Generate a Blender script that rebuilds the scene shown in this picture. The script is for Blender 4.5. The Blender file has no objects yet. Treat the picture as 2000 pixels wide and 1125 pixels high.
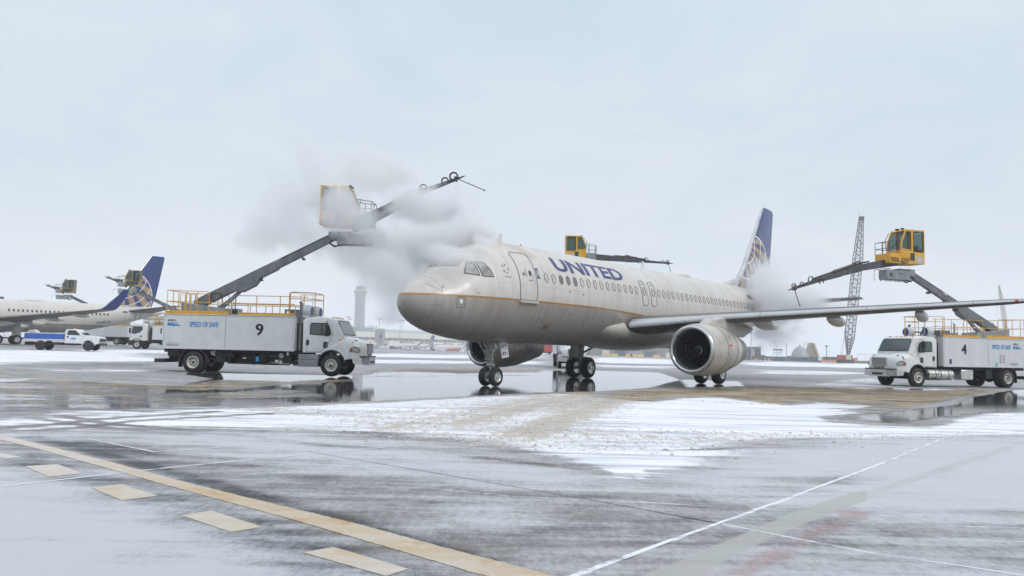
import bpy, bmesh, math, random
import numpy as np
from mathutils import Vector, Matrix
R = math.radians
random.seed(7)
sc = bpy.context.scene
col = sc.collection

# ------------------------------------------------------------------ camera
F_PX, PITCH, ROLL, CAMH = 1610.1, .073078, .0217518, 1.5373
cam_d = bpy.data.cameras.new('camera'); cam = bpy.data.objects.new('camera', cam_d); col.objects.link(cam)
cam_d.sensor_width = 36; cam_d.lens = F_PX / 2000 * 36; cam_d.clip_start = .1; cam_d.clip_end = 8000
cam.matrix_world = (Matrix.Translation((0, 0, CAMH)) @ Matrix.Rotation(R(90) + PITCH, 4, 'X') @ Matrix.Rotation(ROLL, 4, 'Z'))
sc.camera = cam
sc.cycles.use_denoising = True
sc.cycles.max_bounces = 10; sc.cycles.volume_bounces = 6; sc.cycles.transparent_max_bounces = 12
sc.cycles.volume_step_rate = .4; sc.cycles.volume_max_steps = 256
sc.cycles.sample_clamp_indirect = 4

# ------------------------------------------------------------------ light
SUN_EL, SUN_AZ = 38, 128          # azimuth: degrees clockwise from +Y (view direction)
world = bpy.data.worlds.new('World'); sc.world = world; world.use_nodes = True
def build_world():
    nt = world.node_tree; nt.nodes.clear(); N = nt.nodes.new; L = nt.links.new
    out = N('ShaderNodeOutputWorld'); bg = N('ShaderNodeBackground')
    sky = N('ShaderNodeTexSky'); sky.sky_type = 'NISHITA'; sky.sun_disc = False
    sky.sun_elevation = R(SUN_EL); sky.sun_rotation = R(SUN_AZ); sky.dust_density = 3
    sm = N('ShaderNodeVectorMath'); sm.operation = 'SCALE'; sm.inputs['Scale'].default_value = .8
    L(sky.outputs[0], sm.inputs[0])
    tc = N('ShaderNodeTexCoord'); sep = N('ShaderNodeSeparateXYZ'); L(tc.outputs['Generated'], sep.inputs[0])
    # overcast deck: pale, brighter towards the zenith, thin cloud mottling
    ramp = N('ShaderNodeValToRGB'); L(sep.outputs['Z'], ramp.inputs[0]); e = ramp.color_ramp.elements
    e[0].position = 0.0; e[0].color = (6.45, 6.75, 7.05, 1)
    e[1].position = 1.0; e[1].color = (10.8, 11.2, 11.8, 1)
    for p, c in ((.10, (6.35, 6.75, 7.15, 1)), (.22, (5.9, 6.6, 7.2, 1)), (.42, (5.45, 6.45, 7.25, 1)), (.55, (8.4, 8.9, 9.5, 1))):
        k = e.new(p); k.color = c
    mp = N('ShaderNodeMapping'); mp.inputs['Scale'].default_value = (1.2, 1.2, 3.4); L(tc.outputs['Generated'], mp.inputs[0])
    nz = N('ShaderNodeTexNoise'); nz.inputs['Scale'].default_value = 2.2; nz.inputs['Detail'].default_value = 7; nz.inputs['Distortion'].default_value = .5
    nz.inputs['Roughness'].default_value = .58
    L(mp.outputs[0], nz.inputs['Vector'])
    cr = N('ShaderNodeValToRGB'); L(nz.outputs['Fac'], cr.inputs[0])
    cr.color_ramp.elements[0].position = .35; cr.color_ramp.elements[0].color = (.92, .97, 1.0, 1)
    cr.color_ramp.elements[1].position = .68; cr.color_ramp.elements[1].color = (1.12, 1.075, 1.055, 1)
    mul = N('ShaderNodeMixRGB'); mul.blend_type = 'MULTIPLY'; mul.inputs[0].default_value = 1
    L(ramp.outputs[0], mul.inputs[1]); L(cr.outputs[0], mul.inputs[2])
    mix = N('ShaderNodeMixRGB'); mix.inputs[0].default_value = .95
    L(sm.outputs[0], mix.inputs[1]); L(mul.outputs[0], mix.inputs[2])
    L(mix.outputs[0], bg.inputs[0]); bg.inputs[1].default_value = .118
    L(bg.outputs[0], out.inputs[0])
build_world()
sun_d = bpy.data.lights.new('sun', 'SUN'); sun = bpy.data.objects.new('sun', sun_d); col.objects.link(sun)
sun_d.energy = 1.2; sun_d.angle = R(18); sun_d.color = (1, .95, .88)
_a, _e = R(SUN_AZ), R(SUN_EL)
sdir = Vector((math.sin(_a) * math.cos(_e), math.cos(_a) * math.cos(_e), math.sin(_e)))
sun.rotation_euler = sdir.to_track_quat('Z', 'Y').to_euler()
sc.view_settings.view_transform = 'Standard'; sc.view_settings.look = 'None'
sc.view_settings.exposure = 0.0; sc.view_settings.gamma = 1

# ------------------------------------------------------------------ terrain and image-to-ground helpers
def sq(t, w): return np.where(t > 0, t * t / (np.abs(t) + w), 0.)
def terrain(x, y):
    x = np.asarray(x, float); y = np.asarray(y, float)
    t = np.minimum(.0150 * sq(-x - 8, 4), 1.25) - np.minimum(.0085 * sq(x - 10, 4), 1.2)
    return t - .0075 * sq(y - 240, 80)
cr_, sr_ = math.cos(ROLL), math.sin(ROLL); cp, sp = math.cos(PITCH), math.sin(PITCH)
def ray(u, v):
    u = u - 1000; v = v - 562.5
    a = u * cr_ + v * sr_; b = -u * sr_ + v * cr_
    X, Y, Z = a / F_PX, 1., -b / F_PX
    return (X, Y * cp - Z * sp, Y * sp + Z * cp)
def gp(u, v):
    r = ray(u, v); z = 0.
    if r[2] > -1e-4: r = (r[0], r[1], -1e-4)
    for _ in range(6):
        t = (z - CAMH) / r[2]; z = float(terrain(r[0] * t, r[1] * t))
    return (r[0] * t, r[1] * t)
def dp(u, v, Y):
    r = ray(u, v); return Vector((r[0] * Y / r[1], Y, CAMH + r[2] * Y / r[1]))
def dx(u, Y): return dp(u, 690, Y).x
def tz(x, y): return float(terrain(x, y))

# ------------------------------------------------------------------ materials
MATS = {}
def nodes(name):
    m = bpy.data.materials.new(name); m.use_nodes = True; nt = m.node_tree
    b = nt.nodes['Principled BSDF']; return m, nt, b, nt.nodes.new, nt.links.new
def noise(nt, vec, scale, detail=4, rough=.55, dist=0):
    n = nt.nodes.new('ShaderNodeTexNoise'); n.inputs['Scale'].default_value = scale; n.inputs['Detail'].default_value = detail
    n.inputs['Roughness'].default_value = rough; n.inputs['Distortion'].default_value = dist
    if vec is not None: nt.links.new(vec, n.inputs['Vector'])
    return n.outputs['Fac']
def mapping(nt, vec, s, loc=(0, 0, 0), rot=(0, 0, 0)):
    n = nt.nodes.new('ShaderNodeMapping'); n.inputs['Scale'].default_value = s; n.inputs['Location'].default_value = loc
    n.inputs['Rotation'].default_value = rot
    nt.links.new(vec, n.inputs[0]); return n.outputs[0]
def val(nt, op, a, b=None, c=None, clamp=False):
    n = nt.nodes.new('ShaderNodeMath'); n.operation = op; n.use_clamp = clamp
    for i, x in enumerate((a, b, c)):
        if x is None: continue
        if isinstance(x, (int, float)): n.inputs[i].default_value = x
        else: nt.links.new(x, n.inputs[i])
    return n.outputs[0]
def sstep(nt, x, lo, hi, a=0., b=1.):
    n = nt.nodes.new('ShaderNodeMapRange'); n.interpolation_type = 'SMOOTHSTEP'
    for i, v in enumerate((x, lo, hi, a, b)):
        if isinstance(v, (int, float)): n.inputs[i].default_value = v
        else: nt.links.new(v, n.inputs[i])
    return n.outputs[0]
def mixc(nt, f, a, b, mode='MIX'):
    n = nt.nodes.new('ShaderNodeMixRGB'); n.blend_type = mode
    for i, x in enumerate((f, a, b)):
        if isinstance(x, (int, float)): n.inputs[i].default_value = x
        elif isinstance(x, tuple): n.inputs[i].default_value = (*x[:3], 1)
        else: nt.links.new(x, n.inputs[i])
    return n.outputs[0]
def bump(nt, h, strength, dist=.01):
    n = nt.nodes.new('ShaderNodeBump'); n.inputs['Strength'].default_value = strength; n.inputs['Distance'].default_value = dist
    nt.links.new(h, n.inputs['Height']); return n.outputs[0]
def mat(name, c, rough=.5, metal=0., var=.12, scale=3., dirt=0., dirtc=(.16, .14, .12), spec=.5, coat=0., bumps=.0, streak=True):
    if name in MATS: return MATS[name]
    m, nt, b, N, L = nodes(name)
    tc = N('ShaderNodeTexCoord').outputs['Object']
    n1 = noise(nt, tc, scale, 5)
    lo = tuple(x * (1 - var) for x in c); hi = tuple(min(1, x * (1 + var)) for x in c)
    colr = mixc(nt, sstep(nt, n1, .3, .7), lo, hi)
    rr = sstep(nt, n1, .3, .7, max(0, rough - .08), min(1, rough + .1))
    if dirt > 0:
        v = mapping(nt, tc, (2.2, 2.2, .35) if streak else (1, 1, 1))
        n2 = noise(nt, v, 2.6, 6, .65)
        d = val(nt, 'MULTIPLY', sstep(nt, n2, .45, .78), dirt)
        colr = mixc(nt, d, colr, dirtc)
    L(colr, b.inputs['Base Color']); L(rr, b.inputs['Roughness'])
    b.inputs['Metallic'].default_value = metal; b.inputs['Specular IOR Level'].default_value = spec
    if coat: b.inputs['Coat Weight'].default_value = coat; b.inputs['Coat Roughness'].default_value = .12
    if bumps: L(bump(nt, noise(nt, tc, 40, 3), bumps, .01), b.inputs['Normal'])
    MATS[name] = m; return m
def glass(name, c, alpha=.35, rough=.06):
    if name in MATS: return MATS[name]
    m, nt, b, N, L = nodes(name)
    b.inputs['Base Color'].default_value = (*c, 1); b.inputs['Roughness'].default_value = rough
    b.inputs['Specular IOR Level'].default_value = .7
    if alpha < 1:
        tr = N('ShaderNodeBsdfTransparent'); tr.inputs[0].default_value = (.75, .85, .82, 1)
        mx = N('ShaderNodeMixShader'); mx.inputs[0].default_value = alpha
        L(tr.outputs[0], mx.inputs[1]); L(b.outputs[0], mx.inputs[2]); L(mx.outputs[0], nt.nodes['Material Output'].inputs[0])
    MATS[name] = m; return m
def M_(k): return MATS[k]
mat('truck_white', (.60, .625, .64), .36, 0, .04, 1.5, .14, (.30, .29, .27), coat=.3)
mat('cab_white', (.66, .69, .69), .28, 0, .05, 1.5, .16, (.36, .35, .33), coat=.5)
mat('panel_grey', (.52, .545, .57), .45, 0, .05, 1.2, .35, (.33, .33, .32))
mat('boom_grey', (.135, .15, .165), .5, .1, .2, 2, .5, (.32, .33, .33))
mat('box_grey', (.26, .285, .30), .5, .1, .15, 2, .4, (.14, .14, .14))
mat('dark_steel', (.055, .05, .055), .5, .3, .3, 4, .3, (.12, .11, .1))
mat('black_plastic', (.02, .02, .022), .5, 0, .2)
mat('underbody', (.016, .017, .02), .7, 0, .4, 6, .5, (.05, .047, .043), bumps=.3)
mat('rubber', (.014, .014, .016), .68, 0, .25, 8, .35, (.06, .055, .05), bumps=.35)
mat('rim_white', (.62, .61, .57), .45, .1, .1, 6, .5, (.25, .23, .2))
mat('alloy', (.62, .62, .60), .32, .8, .1, 6, .4, (.3, .3, .28))
mat('chrome', (.55, .55, .55), .25, .85, .05, 2)
mat('safety_yellow', (.62, .33, .035), .45, 0, .12, 3, .45, (.22, .13, .04))
mat('cab_yellow', (.70, .36, .015), .4, 0, .1, 2, .45, (.28, .17, .05), coat=.2)
mat('fan_blue', (.03, .07, .26), .35, 0, .25, 20)
mat('text_black', (.015, .015, .025), .5, 0, .1)
mat('text_blue', (.04, .22, .52), .5, 0, .1)
mat('title_blue', (.014, .028, .15), .35, 0, .08)
mat('amber', (.75, .28, .02), .3)
mat('orange_red', (.55, .10, .03), .4)
mat('hose_black', (.015, .015, .018), .45)
glass('cab_glass', (.03, .05, .05), .38, .05)
glass('dark_glass', (.02, .03, .034), 1, .05)
glass('teal_glass', (.055, .095, .095), 1, .08)
glass('lamp_glass', (.55, .55, .55), .6, .05)
mat('seat_grey', (.06, .06, .065), .8)

def frosted():
    m, nt, b, N, L = nodes('frosted_glass'); tc = N('ShaderNodeTexCoord').outputs['Object']
    L(mixc(nt, sstep(nt, noise(nt, tc, 2.5, 5), .35, .65), (.17, .18, .18), (.40, .395, .38)), b.inputs['Base Color']); b.inputs['Roughness'].default_value = .35; MATS['frosted_glass'] = m
frosted()
# ------------------------------------------------------------------ mesh builder
class MB:
    def __init__(s): s.v = []; s.f = []; s.m = []; s.cur = 0; s.M = None
    def add(s, vs, fs):
        o = len(s.v)
        for p in vs:
            p = Vector(p)
            if s.M is not None: p = s.M @ p
            s.v.append(p)
        for f in fs: s.f.append([i + o for i in f]); s.m.append(s.cur)
    def box(s, x0, x1, y0, y1, z0, z1, top=None):
        a, b, c, d = top if top else (x0, x1, y0, y1)
        s.add([(x0, y0, z0), (x1, y0, z0), (x1, y1, z0), (x0, y1, z0), (a, c, z1), (b, c, z1), (b, d, z1), (a, d, z1)],
              [(0, 3, 2, 1), (4, 5, 6, 7), (0, 1, 5, 4), (1, 2, 6, 5), (2, 3, 7, 6), (3, 0, 4, 7)])
    def beam(s, p, q, w, h, w2=None, h2=None):
        p = Vector(p); q = Vector(q); d = (q - p).normalized()
        side = d.cross(Vector((0, 0, 1)))
        side = Vector((1, 0, 0)) if side.length < 1e-3 else side.normalized()
        up = side.cross(d); w2 = w if w2 is None else w2; h2 = h if h2 is None else h2
        vs = []
        for c, ww, hh in ((p, w, h), (q, w2, h2)):
            for a, b in ((-1, -1), (1, -1), (1, 1), (-1, 1)): vs.append(c + side * a * ww / 2 + up * b * hh / 2)
        s.add(vs, [(0, 3, 2, 1), (4, 5, 6, 7), (0, 1, 5, 4), (1, 2, 6, 5), (2, 3, 7, 6), (3, 0, 4, 7)])
    def loft(s, rings, caps=True, closed=True):
        n = len(rings[0]); vs = [p for r in rings for p in r]; fs = []
        for i in range(len(rings) - 1):
            for j in range(n if closed else n - 1):
                k = (j + 1) % n; fs.append((i * n + j, i * n + k, (i + 1) * n + k, (i + 1) * n + j))
        if caps: fs.append(tuple(reversed(range(n)))); fs.append(tuple(range((len(rings) - 1) * n, len(rings) * n)))
        s.add(vs, fs)
    def tube(s, pts, r, n=6, caps=True):
        pts = [Vector(p) for p in pts]; rs = r if isinstance(r, (list, tuple)) else [r] * len(pts); rings = []
        prev = None
        for i, p in enumerate(pts):
            d = (pts[min(i + 1, len(pts) - 1)] - pts[max(i - 1, 0)])
            d = d.normalized() if d.length > 1e-9 else Vector((0, 0, 1))
            if prev is None:
                ref = Vector((0, 0, 1)) if abs(d.z) < .9 else Vector((1, 0, 0)); a = d.cross(ref).normalized()
            else: a = (prev - d * prev.dot(d)).normalized()
            prev = a; b = d.cross(a)
            rings.append([p + (a * math.cos(2 * math.pi * k / n) + b * math.sin(2 * math.pi * k / n)) * rs[i] for k in range(n)])
        s.loft(rings, caps)
    def cyl(s, p, q, r, r2=None, n=16): s.tube([p, q], [r, r if r2 is None else r2], n)
    def lathe(s, prof, o, axis, n=24, caps=False):   # prof (t along axis, radius)
        o = Vector(o); ax = Vector(axis).normalized(); ref = Vector((0, 0, 1)) if abs(ax.z) < .9 else Vector((1, 0, 0))
        a = ax.cross(ref).normalized(); b = ax.cross(a)
        s.loft([[o + ax * t + (a * math.cos(2 * math.pi * k / n) + b * math.sin(2 * math.pi * k / n)) * r for k in range(n)] for t, r in prof], caps)
    def prism(s, prof, y0, y1):        # prof in (x, z), extruded along y
        s.slices([(y0, prof), (y1, prof)])
    def slices(s, sl): s.loft([[(x, y, z) for x, z in pr] for y, pr in sl], True)
    def ball(s, c, r, n=10, sx=1, sy=1, sz=1):
        c = Vector(c); rings = []
        for i in range(n + 1):
            t = math.pi * i / n; rr = max(1e-3, math.sin(t)) * r
            rings.append([c + Vector((math.cos(2 * math.pi * k / (2 * n)) * rr * sx, math.sin(2 * math.pi * k / (2 * n)) * rr * sy, -math.cos(t) * r * sz)) for k in range(2 * n)])
        s.loft(rings)
    def build(s, name, mats, parent=None, smooth=35, bevel=0, label=None):
        me = bpy.data.meshes.new(name); me.from_pydata([tuple(p) for p in s.v], [], s.f)
        for mm in (mats if isinstance(mats, (list, tuple)) else [mats]): me.materials.append(MATS[mm] if isinstance(mm, str) else mm)
        me.polygons.foreach_set('material_index', s.m)
        bm = bmesh.new(); bm.from_mesh(me); bmesh.ops.recalc_face_normals(bm, faces=bm.faces); bm.to_mesh(me); bm.free()
        if smooth:
            me.polygons.foreach_set('use_smooth', [True] * len(me.polygons)); me.set_sharp_from_angle(angle=R(smooth))
        me.update()
        o = bpy.data.objects.new(name, me); col.objects.link(o)
        if parent is not None: o.parent = parent
        if bevel:
            b = o.modifiers.new('bevel', 'BEVEL'); b.width = bevel; b.segments = 2; b.limit_method = 'ANGLE'; b.angle_limit = R(35)
        if label: o['label'] = label
        return o
def inst(o, parent, loc=(0, 0, 0), rot=(0, 0, 0), name=None):
    c = o.copy(); col.objects.link(c); c.parent = parent; c.location = loc; c.rotation_euler = rot; return c
def tag(o, label=None, cat=None, group=None, kind=None):
    if label: o['label'] = label
    if cat: o['category'] = cat
    if group: o['group'] = group
    if kind: o['kind'] = kind
    return o
def thing(name, label, cat, loc=(0, 0, 0), rz=0, group=None):
    o = bpy.data.objects.new(name, None); col.objects.link(o); o.location = loc; o.rotation_euler = (0, 0, rz)
    return tag(o, label, cat, group)
def copy_tree(o, parent=None):
    c = o.copy(); col.objects.link(c); c.parent = parent
    for ch in [x for x in bpy.data.objects if x.parent == o]: copy_tree(ch, c)
    return c
_txt = {}
def text2d(body, bold=0.0, shear=0., cut=None):
    """flat letters: list of verts (x,y), faces; cap height 1, starts at x=0"""
    key = (body, bold, shear, cut)
    if key in _txt: return _txt[key]
    cu = bpy.data.curves.new('t', 'FONT'); cu.body = body; cu.size = 1; cu.offset = bold; cu.shear = shear; cu.resolution_u = 3; cu.fill_mode = 'FRONT'
    ob = bpy.data.objects.new('t', cu); col.objects.link(ob)
    dg = bpy.context.evaluated_depsgraph_get(); me = bpy.data.meshes.new_from_object(ob.evaluated_get(dg))
    bm = bmesh.new(); bm.from_mesh(me)
    if cut:
        y = -.2
        while y < 1.2:
            g = list(bm.verts) + list(bm.edges) + list(bm.faces)
            bmesh.ops.bisect_plane(bm, geom=g, plane_co=(0, y, 0), plane_no=(0, 1, 0)); y += cut
    bmesh.ops.triangulate(bm, faces=bm.faces)
    bm.verts.ensure_lookup_table()
    vs = np.array([v.co[:2] for v in bm.verts]); fs = [[v.index for v in f.verts] for f in bm.faces]
    bm.free(); bpy.data.objects.remove(ob); bpy.data.curves.remove(cu); bpy.data.meshes.remove(me)
    x0, x1 = vs[:, 0].min(), vs[:, 0].max(); y0, y1 = vs[:, 1].min(), vs[:, 1].max()
    vs = (vs - [x0, y0]) / (y1 - y0); w = (x1 - x0) / (y1 - y0)
    _txt[key] = (vs, fs, w); return _txt[key]
def text_flat(mb, body, o, xd, yd, h, width=None, bold=0., shear=0., n=None, fat=0.):
    vs, fs, w = text2d(body, bold, shear); o = Vector(o); xd = Vector(xd); yd = Vector(yd)
    sx = h if width is None else width / w; xd = Vector(xd); yd = Vector(yd)
    nrm = xd.cross(yd).normalized()
    for k, sh in enumerate((0, -fat, fat) if fat else (0,)): mb.add([o + nrm * .0007 * k + xd * (p[0] * sx + sh * h) + yd * (p[1] * h) for p in vs], fs)

# ------------------------------------------------------------------ ground
def sdf(P, poly):
    poly = np.array(poly, float); n = len(poly); d = np.full(len(P), 1e18); inside = np.zeros(len(P), bool)
    for i in range(n):
        a = poly[i]; b = poly[(i + 1) % n]; e = b - a; w = P - a
        t = np.clip((w @ e) / (e @ e + 1e-12), 0, 1); q = w - t[:, None] * e
        d = np.minimum(d, (q * q).sum(1))
        c = ((a[1] > P[:, 1]) != (b[1] > P[:, 1]))
        xi = a[0] + (P[:, 1] - a[1]) * (b[0] - a[0]) / (b[1] - a[1] + 1e-12)
        inside ^= c & (P[:, 0] < xi)
    d = np.sqrt(d); return np.where(inside, d, -d)
def pdist(P, line):
    d = np.full(len(P), 1e18)
    for a, b in zip(line[:-1], line[1:]):
        a = np.array(a); b = np.array(b); e = b - a; w = P - a
        t = np.clip((w @ e) / (e @ e + 1e-12), 0, 1); q = w - t[:, None] * e; d = np.minimum(d, (q * q).sum(1))
    return np.sqrt(d)
def G(pts): return [gp(u, v) for u, v in pts]

def N_y(nt, P):
    s = nt.nodes.new('ShaderNodeSeparateXYZ'); nt.links.new(P, s.inputs[0]); return s.outputs[1]
def ground_material():
    m, nt, b, N, L = nodes('apron_surface')
    geo = N('ShaderNodeNewGeometry'); P = geo.outputs['Position']
    def attr(name):
        a = N('ShaderNodeAttribute'); a.attribute_name = name; s = N('ShaderNodeSeparateColor'); L(a.outputs['Color'], s.inputs[0])
        return s.outputs[0], s.outputs[1], s.outputs[2], a.outputs['Alpha']
    snowA, wetA, slushA, frostA = attr('surf_a'); darkA, redA, paleA, trackA = attr('surf_b')
    big = noise(nt, mapping(nt, P, (.09, .30, 1)), 1, 6, .6)
    streak = noise(nt, mapping(nt, P, (.22, 2.3, 1), rot=(0, 0, R(6))), 1, 7, .68, .4)
    streak2 = noise(nt, mapping(nt, P, (.55, 1.6, 1), loc=(13, 7, 0), rot=(0, 0, R(-14))), 1, 8, .7, .6)
    fine = noise(nt, P, 9, 6, .7); vfine = noise(nt, P, 46, 3, .7); mid = noise(nt, P, 1.7, 6, .6)
    def S(x, k): return val(nt, 'MULTIPLY', val(nt, 'SUBTRACT', x, .5), k)
    def add(*xs):
        r = xs[0]
        for x in xs[1:]: r = val(nt, 'ADD', r, x)
        return r
    crumbs = noise(nt, mapping(nt, P, (3.4, 1.15, 1), loc=(3, 1, 0)), 1.5, 8, .8)
    ruts = noise(nt, mapping(nt, P, (.35, 3.2, 1), loc=(9, 4, 0), rot=(0, 0, R(3))), 1, 6, .7)
    # concrete with brownish and grey patches
    conc = mixc(nt, sstep(nt, mid, .35, .65), (.100, .096, .094), (.170, .157, .150))
    conc = mixc(nt, sstep(nt, big, .45, .62), conc, (.160, .138, .128))
    conc = mixc(nt, val(nt, 'MULTIPLY', sstep(nt, fine, .5, .8), .3), conc, (.19, .185, .185))
    conc = mixc(nt, sstep(nt, add(darkA, S(fine, .5)), .35, .75), conc, (.038, .043, .05))
    # frost: windblown, streaky, with crisp crumbs
    grit = noise(nt, mapping(nt, P, (7, 2.6, 1)), 2.2, 7, .78)
    fr = add(frostA, S(streak, 1.3), S(streak2, 1.3), S(vfine, .5), S(grit, 1.2), S(ruts, .9), S(mid, .6))
    frf = val(nt, 'MULTIPLY', sstep(nt, fr, .02, 1.15), .88)
    colr = mixc(nt, frf, conc, (.57, .595, .635))
    colr = mixc(nt, val(nt, 'MULTIPLY', sstep(nt, add(paleA, S(streak, .5)), .3, .7), .85), colr, (.40, .41, .39))
    colr = mixc(nt, val(nt, 'MULTIPLY', sstep(nt, add(redA, S(mid, 1.6), S(fine, .8)), .35, .9), .42), colr, (.28, .105, .11))
    # slush: tan crushed snow
    slf = sstep(nt, add(slushA, S(streak, .9), S(crumbs, .7), S(ruts, .6), S(mid, .3)), .42, .58)
    slc = mixc(nt, sstep(nt, val(nt, 'ADD', S(ruts, 1.2), streak2), .36, .64), (.15, .105, .06), (.46, .38, .26))
    slc = mixc(nt, sstep(nt, crumbs, .54, .70), slc, (.60, .55, .46))
    colr = mixc(nt, slf, colr, slc)
    # snow
    farf = sstep(nt, N_y(nt, P), 45, 110)
    band = noise(nt, mapping(nt, P, (.010, .11, 1), rot=(0, 0, R(2))), 1, 5, .6)
    snf0 = add(snowA, S(streak, .55), S(crumbs, .6), S(vfine, .16), S(ruts, .45), S(mid, .25), val(nt, 'MULTIPLY', farf, S(band, 1.8)))
    snf = sstep(nt, snf0, .40, .66)
    brown = sstep(nt, add(val(nt, 'MULTIPLY', trackA, .75), S(crumbs, 2.6), S(vfine, .5), S(ruts, 1.3)), .20, .58)
    snc = mixc(nt, sstep(nt, val(nt, 'ADD', S(ruts, 1.0), streak), .30, .62), (.55, .59, .66), (.84, .86, .90))
    snc = mixc(nt, val(nt, 'MULTIPLY', brown, .85), snc, mixc(nt, sstep(nt, vfine, .35, .65), (.40, .33, .235), (.52, .48, .44)))
    colr = mixc(nt, snf, colr, snc)
    cover = val(nt, 'MAXIMUM', snf, val(nt, 'MULTIPLY', slf, .9))
    # standing melt water
    wet0 = sstep(nt, add(wetA, S(streak, .8), S(mid, .35), S(fine, .18)), .42, .60)
    wet = val(nt, 'MULTIPLY', wet0, val(nt, 'SUBTRACT', 1.0, cover))
    colr = mixc(nt, val(nt, 'MULTIPLY', wet, .85), colr, (.030, .027, .026))
    rough = sstep(nt, wet, 0, 1, .55, .05)
    rough = val(nt, 'ADD', rough, val(nt, 'MULTIPLY', cover, .25))
    rough = val(nt, 'MINIMUM', rough, val(nt, 'ADD', val(nt, 'MULTIPLY', sstep(nt, streak2, .45, .7), .18), rough))
    dry = val(nt, 'SUBTRACT', 1.0, wet)
    hgt = add(val(nt, 'MULTIPLY', fine, .5), val(nt, 'MULTIPLY', vfine, .35), val(nt, 'MULTIPLY', cover, .9), val(nt, 'MULTIPLY', crumbs, 1.6), val(nt, 'MULTIPLY', grit, .5))
    hgt = val(nt, 'MULTIPLY', hgt, dry)
    rip = val(nt, 'MULTIPLY', noise(nt, mapping(nt, P, (.5, 5.0, 1)), 1.2, 4), .05)
    L(bump(nt, val(nt, 'ADD', hgt, rip), .55, .03), b.inputs['Normal'])
    L(colr, b.inputs['Base Color']); L(rough, b.inputs['Roughness']); b.inputs['Specular IOR Level'].default_value = .5
    L(sstep(nt, cover, 0, 1, .35, .1), b.inputs['Specular IOR Level'])
    return m
def paint_material(name, c1, c2, c3, frost):
    m, nt, b, N, L = nodes(name)
    P = N('ShaderNodeNewGeometry').outputs['Position']
    streak = noise(nt, mapping(nt, P, (.22, 2.3, 1), rot=(0, 0, R(6))), 1, 7, .68, .4); mid = noise(nt, P, 1.3, 6, .6); vf = noise(nt, P, 40, 4, .7)
    fine = noise(nt, P, 7, 6, .7)
    c = mixc(nt, sstep(nt, mid, .47, .62), c1, c2); c = mixc(nt, sstep(nt, fine, .52, .72), c, c3)
    sx_ = N('ShaderNodeSeparateXYZ'); L(P, sx_.inputs[0])
    f = val(nt, 'ADD', val(nt, 'ADD', val(nt, 'MULTIPLY', streak, .7), val(nt, 'MULTIPLY', vf, .45)), sstep(nt, sx_.outputs[0], -7.5, -2.5, .26, 0))
    c = mixc(nt, val(nt, 'MULTIPLY', sstep(nt, f, .45, .8), frost), c, (.60, .60, .62))
    L(c, b.inputs['Base Color']); b.inputs['Roughness'].default_value = .7
    # worn, frosted edges let the concrete through
    t = N('ShaderNodeBsdfTransparent'); mx = N('ShaderNodeMixShader'); L(sstep(nt, val(nt, 'ADD', fine, val(nt, 'MULTIPLY', vf, .5)), .36, .48), mx.inputs[0])
    L(t.outputs[0], mx.inputs[1]); L(b.outputs[0], mx.inputs[2]); L(mx.outputs[0], nt.nodes['Material Output'].inputs[0])
    MATS[name] = m; return m

# world-fixed map of what lies on the apron
SNOW = [ # (polygon, strength, softness in metres)
 ([(-60, 822), (120, 812), (340, 800), (520, 795), (720, 786), (860, 778), (960, 773), (1080, 768), (1160, 770), (1175, 776), (1270, 784), (1330, 776), (1420, 776), (1445, 782), (1540, 790), (1600, 785), (1640, 788), (1725, 791), (1690, 800), (1660, 802), (1700, 806), (1650, 812), (1618, 815), (1625, 822), (1700, 829), (1790, 832), (1835, 831), (1850, 818), (1900, 808), (2100, 800), (2100, 850), (1800, 856), (1400, 858), (1100, 850), (900, 842), (700, 830), (480, 824), (300, 822), (120, 828), (-60, 838)], .64, .35),
 ([(-60, 815), (300, 806), (700, 800), (1100, 800), (1700, 830), (2100, 822), (2100, 852), (1800, 852), (1600, 862), (1500, 880), (1420, 905), (1350, 930), (1260, 940), (1180, 925), (1080, 900), (980, 882), (880, 866), (700, 850), (480, 844), (300, 840), (-60, 852)], .68, 1.1),
 ([(-60, 840), (300, 870), (620, 872), (900, 890), (1150, 940), (1260, 960), (1420, 930), (1600, 890), (2100, 880), (2100, 840), (1200, 800), (-60, 800)], .42, 1.2),
 ([(60, 811), (110, 803), (230, 800), (330, 806), (200, 812)], .6, .3),
 ([(320, 728), (600, 733), (470, 742), (440, 738)], .25, .6),
 ([(-60, 738), (90, 738), (60, 746), (-60, 749)], .6, .5), ([(130, 741), (180, 741), (160, 744)], .6, .5),
 ([(-200, 697), (330, 700), (320, 706), (-200, 702)], .7, 1.5), ([(60, 721), (310, 722), (300, 727), (70, 725)], .6, 1),
 ([(-400, 672), (-200, 671), (60, 672), (350, 677), (360, 684), (200, 680), (-400, 680)], .6, 5),
 ([(700, 690), (1050, 693), (1050, 700), (700, 697)], .7, 4), ([(700, 701), (1070, 706), (1060, 712), (700, 709)], .6, 2),
 ([(1160, 698), (1320, 702), (1320, 712), (1160, 708)], .75, 3), ([(1460, 707), (1730, 712), (1730, 719), (1460, 714)], .75, 3),
 ([(1460, 722), (1705, 728), (1690, 733), (1470, 730)], .45, 2), ([(1620, 742), (1705, 738), (1800, 757), (1690, 756), (1560, 752)], .4, .8),
 ([(1140, 712), (1330, 716), (1330, 722), (1140, 718)], .5, 2), ([(1860, 735), (2200, 738), (2200, 741), (1860, 738)], .8, 1.5),
 ([(-400, 776), (-60, 776), (-60, 780), (-400, 782)], .5, .6)]
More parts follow.
